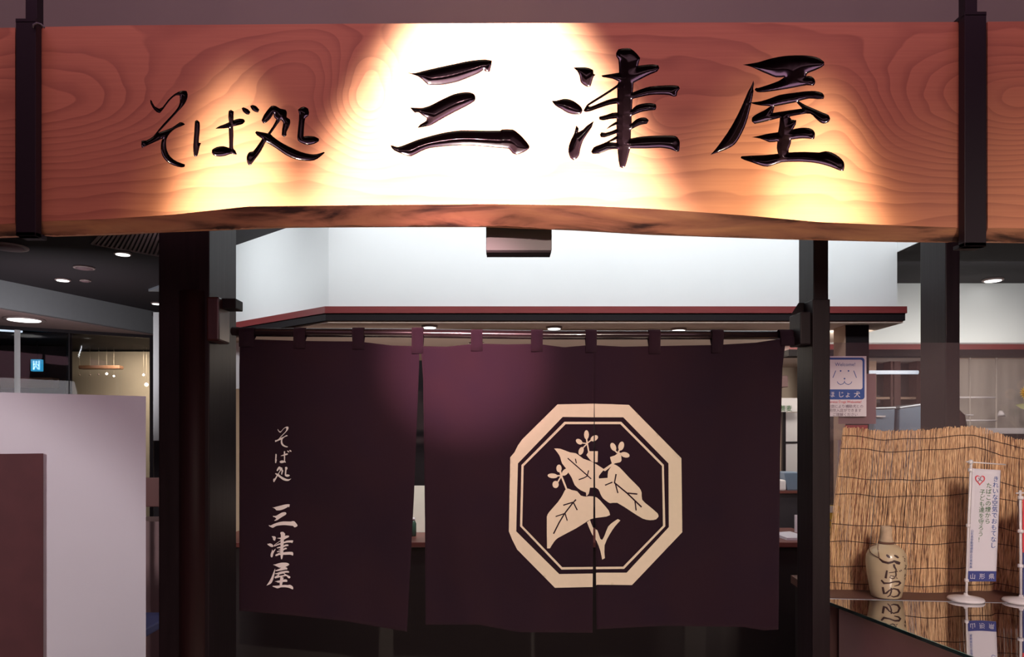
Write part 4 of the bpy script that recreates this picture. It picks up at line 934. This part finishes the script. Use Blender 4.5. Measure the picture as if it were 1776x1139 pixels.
# reed screen (sudare): thin reeds tied with rows of dark string
SB = [(1432, 1024), (1520, 1026), (1600, 1027), (1660, 1026), (1700, 1025), (1728, 1024), (1790, 1034), (1860, 1040)]
ST = [(1466, 740), (1500, 742), (1540, 747), (1590, 746), (1640, 741), (1690, 739), (1713, 743), (1722, 748), (1776, 762), (1860, 770)]
t = thing('reed_screen', 'standing screen of thin straw-coloured reeds on the wooden ledge', 'screen', on_top(1620, 1026))
ND = 190
def scr(u, v):                                   # u along the screen, v 0 bottom .. 1 top
    xb = 1432+(1850-1432)*u; xt = 1466+(1850-1466)*u
    yb = interp(SB, xb); b_ = on_top(xb, yb, ZG+0.002)
    dep = 0.010+0.018*math.sin(u*9.5+0.4)-0.02*math.exp(-((u-0.68)/0.03)**2)
    Yb = b_.y+0.0; top = V(xt, interp(ST, xt), Yb+0.03)
    p = Vector((X(xb, Yb), Yb, ZG+0.002)).lerp(top, v); p.y += dep; return p
def in_reed(k0, k1, name, kind):
    vs, fs = [], []
    for k in range(k0, k1):
        u = (k+0.5)/ND; rr = random.uniform(0.0013, 0.0019); jt = random.uniform(-0.004, 0.004); ty = random.uniform(-0.0012, 0.0012); lean = random.uniform(-0.0012, 0.0012)
        nseg = 4; base = len(vs)
        for s in range(nseg+1):
            v = s/nseg; p = scr(u, v); p.z += jt*v; p.y += ty; p.x += lean*math.sin(v*3)
            for q in range(5):
                a = 2*math.pi*q/5; vs.append(p+Vector((rr*math.cos(a), rr*math.sin(a), 0)))
        for s in range(nseg):
            for q in range(5): a = base+s*5+q; b_ = base+s*5+(q+1) % 5; fs.append((a, b_, b_+5, a+5))
        fs.append(tuple(base+nseg*5+q for q in range(5)))
    return obj(name, vs, fs, 'reed', t, kind=kind)
ND = 250
in_reed(0, ND, 'reeds', 'stuff')
for v in (0.04, 0.145, 0.295, 0.40, 0.587, 0.69, 0.87, 0.945):
    pts = []
    for i in range(90):
        p = scr(i/89, v+0.004*math.sin(i*0.3+v*20)); p.y -= 0.0028; pts.append(p)
    tube('string', pts, 0.0012, 'string', t, 6)

# sake bottle
Yb = 2.592; bx = X(1537, Yb); BZ = ZG+0.0015
t = thing('stoneware_flask', 'cream stoneware flask with brown brush lettering and cork stopper', 'bottle', (bx, Yb, BZ))
sc = Yb/F
prof = [(0.0, 0.0), (21*sc, 0), (24*sc, 2*sc), (27*sc, 18*sc), (30.5*sc, 40*sc), (32.5*sc, 58*sc), (31.5*sc, 72*sc), (27*sc, 83*sc), (18*sc, 90*sc), (11.5*sc, 93*sc), (10.5*sc, 96*sc), (12*sc, 98*sc)]
fo = lathe('flask', (bx, Yb, BZ), prof, 'ceramic', t, 56)
lathe('neck_band', (bx, Yb, BZ), [(11*sc, 91.5*sc), (13*sc, 92.5*sc), (13.2*sc, 95*sc), (11*sc, 96.5*sc)], 'cord', t, 32)
lathe('stopper', (bx, Yb, BZ), [(12*sc, 96*sc), (11.5*sc, 98*sc), (9.5*sc, 104*sc), (8.6*sc, 112*sc), (9.2*sc, 121*sc), (8*sc, 123*sc), (0.001, 123.5*sc)], 'cork', t, 32)
def bottle_pt(px, py, d=0.0012):
    z = (1038-py)*sc; zz = max(0, min(z, 95*sc)); r = prof[-1][0]
    for (ra, za), (rb, zb) in zip(prof[1:], prof[2:]):
        if za <= zz <= zb: r = ra+(rb-ra)*(zz-za)/max(1e-6, zb-za); break
    s = max(-0.97, min(0.97, (px-1537)*sc/r)); a = math.asin(s)-math.atan2(bx, Yb)
    return Vector((bx+(r+d)*math.sin(a), Yb-(r+d)*math.cos(a), BZ+z))
ob, sb = (1480, 900), 6.325
zb_ = lambda l: zpt(l, ob, sb)
strokes = [([(362,383),(380,398),(396,412)],[14,26,14]),([(436,385),(455,396),(476,412)],[12,22,14]),([(296,428),(330,458),(380,468),(420,455),(440,440)],[14,26,24,22,16]),([(436,445),(465,462),(490,472)],[20,34,26]),([(432,478),(436,505),(452,535),(456,556)],[18,20,14,8]),
 ([(368,548),(362,590),(356,636)],[16,20,22]),([(385,572),(420,566),(470,556)],[8,9,7]),([(448,545),(452,590),(447,622),(420,636),(395,625),(400,606),(430,608),(466,634)],[12,14,14,11,9,8,9,7]),([(484,548),(492,560)],[9,9]),([(497,540),(504,552)],[9,9]),
 ([(314,660),(340,692),(390,686),(440,668),(480,668),(492,685),(476,706),(436,718)],[16,24,14,16,22,22,16,8]),
 ([(328,735),(334,775),(340,805),(362,800),(390,765),(430,745),(470,758),(486,795),(468,828),(430,838),(405,828)],[20,22,26,20,13,14,20,22,20,14,8]),([(408,738),(408,780),(396,820),(372,842)],[14,15,14,8])]
flat('brush_lettering', [ribbon(zb_(l), [q/sb for q in ww]) for l, ww in strokes], bottle_pt, 'brown_glaze', fo)
small = [[(515,400),(522,408)],[(528,420),(540,432)],[(530,440),(538,455)],[(535,490),(548,500),(540,520)],[(532,525),(548,545)],[(530,540),(545,520)],[(540,590),(532,620)],[(535,605),(550,612)],[(530,640),(548,655)],[(545,625),(540,660)]]
flat('side_lettering', [ribbon(zb_(l), 7/sb) for l in small], bottle_pt, 'brown_glaze', fo)
cp = []
for i in range(19):
    u = i/18; px = 1521-1*u; 
    a = [(1520, 944), (1512, 946), (1507, 950), (1509, 957), (1517, 962), (1526, 966), (1533, 971), (1538, 972)]
    f = u*(len(a)-1); k = min(int(f), len(a)-2); q = (a[k][0]+(a[k+1][0]-a[k][0])*(f-k), a[k][1]+(a[k+1][1]-a[k][1])*(f-k))
    if q[0] < 1512: cp.append(V(q[0], q[1], Yb-0.045))
    else: cp.append(bottle_pt(q[0], q[1], 0.003) if q[1] > 950 else V(q[0], q[1], Yb-0.03))
tube('cord', cp, 0.0013, 'cord', t, 8)
tube('cord', [V(1523, 942, Yb-0.028), bottle_pt(1525, 952, .003), bottle_pt(1527, 966, .003)], 0.0013, 'cord', t, 8)

# mini banner stands
def stand(label, bxp, byp, rot, xs, heading):
    b_ = on_top(bxp, byp, ZG+0.001); t = thing('banner_stand', label, 'banner stand', b_, 'miniature banner stands on the ledge')
    s = b_.y/F
    lathe('base', b_, [(0.0, 0), (28*s, 0), (28.5*s, 2.5*s), (27*s, 5*s), (10*s, 8*s), (3.5*s, 10*s), (3*s, 13*s)], 'white_plastic', t, 40)
    return t, b_, s
t, b_, s = stand('white miniature banner stand with blue and green vertical lettering', 1675, 1041, 0, 0, 0)
Yb2 = b_.y
pole = [V(1675.5, 1036, Yb2), V(1677, 1000, Yb2), V(1680, 900, Yb2), V(1684.5, 797, Yb2)]
tube('pole', pole, 0.0042, 'white_plastic', t, 12)
tube('crossbar', [V(1676, 800.5, Yb2), V(1744, 805.5, Yb2+0.01)], 0.0022, 'white_plastic', t, 10)
for (px, py) in ((1683.5, 801), (1679.5, 911), (1676.5, 1006), (1683, 815)):
    c = V(px, py, Yb2); lathe('clip', c-Vector((0, 0, .006)), [(0.006, 0), (0.0075, 0.002), (0.0075, 0.010), (0.006, 0.012)], 'white_plastic', t, 14)
def ban(u, v, d=0.0):                             # u 0..50 across, v 0..198 down (picture units at the stand)
    x = 1686.5-0.040*v+u*(1.0-0.00002*v); y = 812+v+u*0.06*(1-v/198)
    return V(x, y, Yb2-0.006+0.004*math.sin(u*0.09)-d)
bw, bh = 49, 196
vs, fs = [], []
for j in range(25):
    for i in range(9): vs.append(ban(bw*i/8, bh*j/24))
for j in range(24):
    for i in range(8): a = j*9+i; fs.append((a, a+9, a+10, a+1))
o = obj('banner', vs, fs, 'banner_cloth', t, True); bo = o; sm = o.modifiers.new('th', 'SOLIDIFY'); sm.thickness = 0.0006
vs = [ban(u, v, 0.001) for v in (178, 187, 196) for u in [bw*i/8 for i in range(9)]]
fs = [(j*9+i, j*9+9+i, j*9+10+i, j*9+i+1) for j in range(2) for i in range(8)]
obj('blue_band', vs, fs, 'banner_blue', bo, True, label='navy blue band at the foot of the banner')
text('lettering', 'きれいな空気でおもてなし', lambda u, v: ban(41.5+u, 20-v, 0.0014), 10.6, 'blue_ink', bo, vertical=True, label='blue vertical lettering', bold=0.015)
text('lettering', 'たばこの煙から', lambda u, v: ban(30+u, 32-v, 0.0014), 10.4, 'green_ink', bo, vertical=True, label='green vertical lettering', bold=0.015)
text('lettering', '子ども達を守ろう！', lambda u, v: ban(19+u, 44-v, 0.0014), 10.4, 'green_ink', bo, vertical=True, label='green vertical lettering', bold=0.015)
text('lettering', '山形県受動喫煙防止対策推進', lambda u, v: ban(4.2+u, 110-v, 0.0014), 5.2, 'blue_ink', bo, vertical=True, label='tiny blue vertical lettering')
for i, ch in enumerate('山形県'):
    text('lettering', ch, lambda u, v, i=i: ban(8+i*16.5+u, 191-v, 0.0018), 10.5, 'banner_cloth', bo, label='white lettering on the blue band', bold=0.02)
heart = [(16*math.sin(a)**3, -(13*math.cos(a)-5*math.cos(2*a)-2*math.cos(3*a)-math.cos(4*a))) for a in [2*math.pi*i/40 for i in range(40)]]
flat('heart', [[(14+x*0.55, 19+y*0.62) for x, y in heart]], lambda u, v: ban(u, v, 0.0014), 'red_ink', bo, holes=[[(14+x*0.42, 18.8+y*0.48) for x, y in heart]], label='red outlined heart')
flat('heart_mark', [ribbon([(10.5, 22), (14, 19), (15.5, 14)], 1.3), ribbon([(11, 16), (14, 19), (18, 21)], 1.3)], lambda u, v: ban(u, v, 0.0014), 'grey_ink', bo)
# second stand, cut by the picture edge
t, b_, s = stand('white miniature banner stand cut off by the right picture edge', 1771, 1044, 0, 0, 0)
Yb3 = b_.y
tube('pole', [V(1770.5, 1038, Yb3), V(1769.5, 850, Yb3)], 0.0042, 'white_plastic', t, 12)
tube('crossbar', [V(1762, 855, Yb3), V(1830, 853, Yb3)], 0.0022, 'white_plastic', t, 10)
for py in (863, 921, 981): lathe('clip', V(1770, py, Yb3)-Vector((0, 0, .006)), [(0.007, 0), (0.009, 0.002), (0.009, 0.010), (0.007, 0.012)], 'white_plastic', t, 14)
def quadp(name, x0, x1, y0, y1, Y, m, t): return obj(name, [V(x0, y1, Y), V(x1, y1, Y), V(x1, y0, Y), V(x0, y0, Y)], [(0, 1, 2, 3)], m, t)
quadp('banner', 1773.5, 1822, 862, 958, Yb3-0.004, 'red_ink', t); quadp('banner_foot', 1773.5, 1822, 958, 1036, Yb3-0.004, 'navy', t)

# flowers at the right edge (heads reach into the picture)
Yv = 2.82
t = thing('flower_arrangement', 'yellow flowers at the right picture edge above the reed screen', 'flowers', (X(1800, Yv), Yv, ZG+0.002))
vzc = Vector((X(1800, Yv), Yv, ZG+0.002))
lathe('vase', vzc, [(0.0, 0), (0.03, 0), (0.04, 0.06), (0.03, 0.16), (0.018, 0.20), (0.022, 0.22)], 'ceramic', t, 28)
for (px, py) in ((1779, 681), (1802, 665), (1812, 700)):
    c = V(px, py, Yv); tube('stem', [vzc+Vector((0, 0, 0.2)), (vzc+c)/2+Vector((0.01, 0, 0.12)), c+Vector((0, 0.012, -0.008))], 0.002, 'leaf', t, 6)
    vs, fs = [], []
    for ringi, (nr, rl, up) in enumerate(((16, 0.026, 0.0), (13, 0.020, 0.008), (9, 0.012, 0.013))):
        for k in range(nr):
            a = 2*math.pi*(k+0.3*ringi)/nr; d = Vector((math.cos(a), 0, math.sin(a))); n_ = Vector((-math.sin(a), 0, math.cos(a)))
            bs = len(vs); c2 = c+Vector((0, -up, 0))
            vs += [c2, c2+d*rl*.6+n_*0.0035+Vector((0, -.004, 0)), c2+d*rl+Vector((0, -.001, 0)), c2+d*rl*.6-n_*0.0035+Vector((0, -.004, 0)), c2+d*rl*.55+Vector((0, .0035, 0))]
            fs += [(bs, bs+1, bs+2), (bs, bs+2, bs+3), (bs, bs+4, bs+1), (bs+4, bs+2, bs+1), (bs, bs+3, bs+4), (bs+4, bs+3, bs+2)]
    obj('flower_head', vs, fs, 'petal', t)
def leafm(px0, py0, px1, py1, w_):
    a, b2 = V(px0, py0, Yv-0.01), V(px1, py1, Yv-0.02); d = (b2-a); n_ = Vector((-d.z, 0, d.x)).normalized(); vs = []; fs = []
    for i in range(7):
        u = i/6; ww = w_*math.sin(math.pi*min(1, u*0.97+0.02))
        p = a.lerp(b2, u); vs += [p+n_*ww, p+Vector((0, 0.003, 0)), p-n_*ww]
    for i in range(6): k = 3*i; fs += [(k, k+3, k+4, k+1), (k+1, k+4, k+5, k+2)]
    obj('leaf', vs, fs, 'leaf', t, True)
leafm(1762, 702, 1792, 708, 0.011); leafm(1780, 715, 1800, 740, 0.010)

# clear screen with the assistance dog poster
YG = 2.86
t = thing('clear_screen', 'large clear acrylic screen behind the reed screen', 'screen', V(1620, 900, YG))
zt_, zb2 = Z(594, YG), ZG+0.003
box('pane', X(1437, YG), X(1900, YG), YG, YG+0.004, zb2, zt_, 'acrylic', t)
YP = YG-0.003
t = thing('assistance_dog_poster', 'white and blue Welcome poster with a line-drawn dog face', 'poster', V(1466, 722, YP))
po = box('sheet', X(1427, YP), X(1502.5, YP), YP-0.001, YP, Z(722, YP), Z(617.5, YP), 'paper', t)
pp = lambda u, v: V(u, v, YP-0.0016)
def rr(x0, x1, y0, y1, r):
    o = []
    for cx2, cy2, a0 in ((x1-r, y0+r, -90), (x1-r, y1-r, 0), (x0+r, y1-r, 90), (x0+r, y0+r, 180)):
        for k in range(7): a = math.radians(a0+15*k); o.append((cx2+r*math.cos(a), cy2+r*math.sin(a)))
    return o
flat('blue_frame', [rr(1430, 1499.5, 620, 692.5, 5)], pp, 'blue_ink', po, holes=[rr(1433, 1496, 623.5, 675, 4)], label='blue rounded frame and band')
pq = lambda u, v: V(u, v, YP-0.0022)
text('lettering', 'Welcome!', lambda u, v: pq(1466+u, 634.5-v), 8.4, 'blue_ink', po, label='blue Welcome lettering')
dog = [ribbon([(1449.5, 642.5), (1444.5, 655)], 1.2), ribbon([(1480.5, 642.5), (1485.5, 655)], 1.2), ellipse(1458, 643, 1.4, 1.4), ellipse(1471.7, 643, 1.4, 1.4), ellipse(1464.7, 656.5, 1.5, 1.4),
       ribbon([(1452, 661.5), (1454, 665), (1458, 666.7), (1462, 665.5), (1464.7, 662.5)], 1.1), ribbon([(1464.7, 662.5), (1467.4, 665.5), (1471.5, 666.7), (1475.5, 665), (1477.5, 661.5)], 1.1), ribbon([(1464.7, 660), (1464.7, 663.2)], 1.0)]
flat('dog_face', dog, pp, 'blue_ink', po, label='simple blue line drawing of a dog face')
for ch, cx2, sz in (('ほ', 1442.5, 11.5), ('じ', 1458.7, 11.5), ('ょ', 1470.5, 11.5), ('犬', 1486.5, 11.5)):
    text('lettering', ch, lambda u, v, cx2=cx2: pq(cx2+u, 688-v), sz, 'paper', po, label='white lettering on the blue band', bold=0.03)
text('lettering', 'Service Dogs Welcome!', lambda u, v: pq(1465+u, 698.5-v), 6.0, 'red_ink', po, label='small reddish lettering')
for i, row in enumerate(('お店により補助犬との', '同伴入店ができます', 'ご理解ください')):
    text('lettering', row, lambda u, v, i=i: pq(1466+u, 706.6+7.2*i-v), 6.3, 'grey_ink', po, label='small grey lettering')
M['pink_paper'] = mat('pink_paper', (0.50, 0.30, 0.34), 0.8, alpha=0.72)
tag(box('pink_poster', X(1453, YG+.02), X(1518, YG+.02), YG+0.014, YG+0.015, Z(735, YG+.02), Z(648, YG+.02), 'pink_paper'), 'translucent pink poster behind the white dog poster', 'poster')
tag(box('red_card', X(1466, YG+.03), X(1505, YG+.03), YG+0.03, YG+0.033, ZG+.002, Z(736.5, YG+.03), 'red_ink'), 'narrow red card showing just above the reed screen', 'card')
t = thing('yellow_carton', 'yellow carton between slim pillar and reed screen', 'carton', V(1445, 918, 2.84))
box('carton_body', X(1432, 2.84), X(1453, 2.84), 2.82, 2.84, ZG+0.002, Z(876, 2.84), 'yellow', t)
flat('ring_mark', [ellipse(1438, 908, 5.5, 8, 0, 24)], lambda u, v: V(u, v, 2.818), 'grey_ink', t, holes=[ellipse(1438, 908, 4.2, 6.7, 0, 24)])
box('white_patch', X(1432, 2.82), X(1453, 2.82), 2.817, 2.819, Z(889, 2.82), Z(877, 2.82), 'paper', t)
tag(box('white_leaflet', X(1453, 2.85), X(1475, 2.85), 2.846, 2.849, ZG+0.002, Z(763, 2.85), 'paper'), 'white leaflet with red top at the left end of the reed screen', 'leaflet')
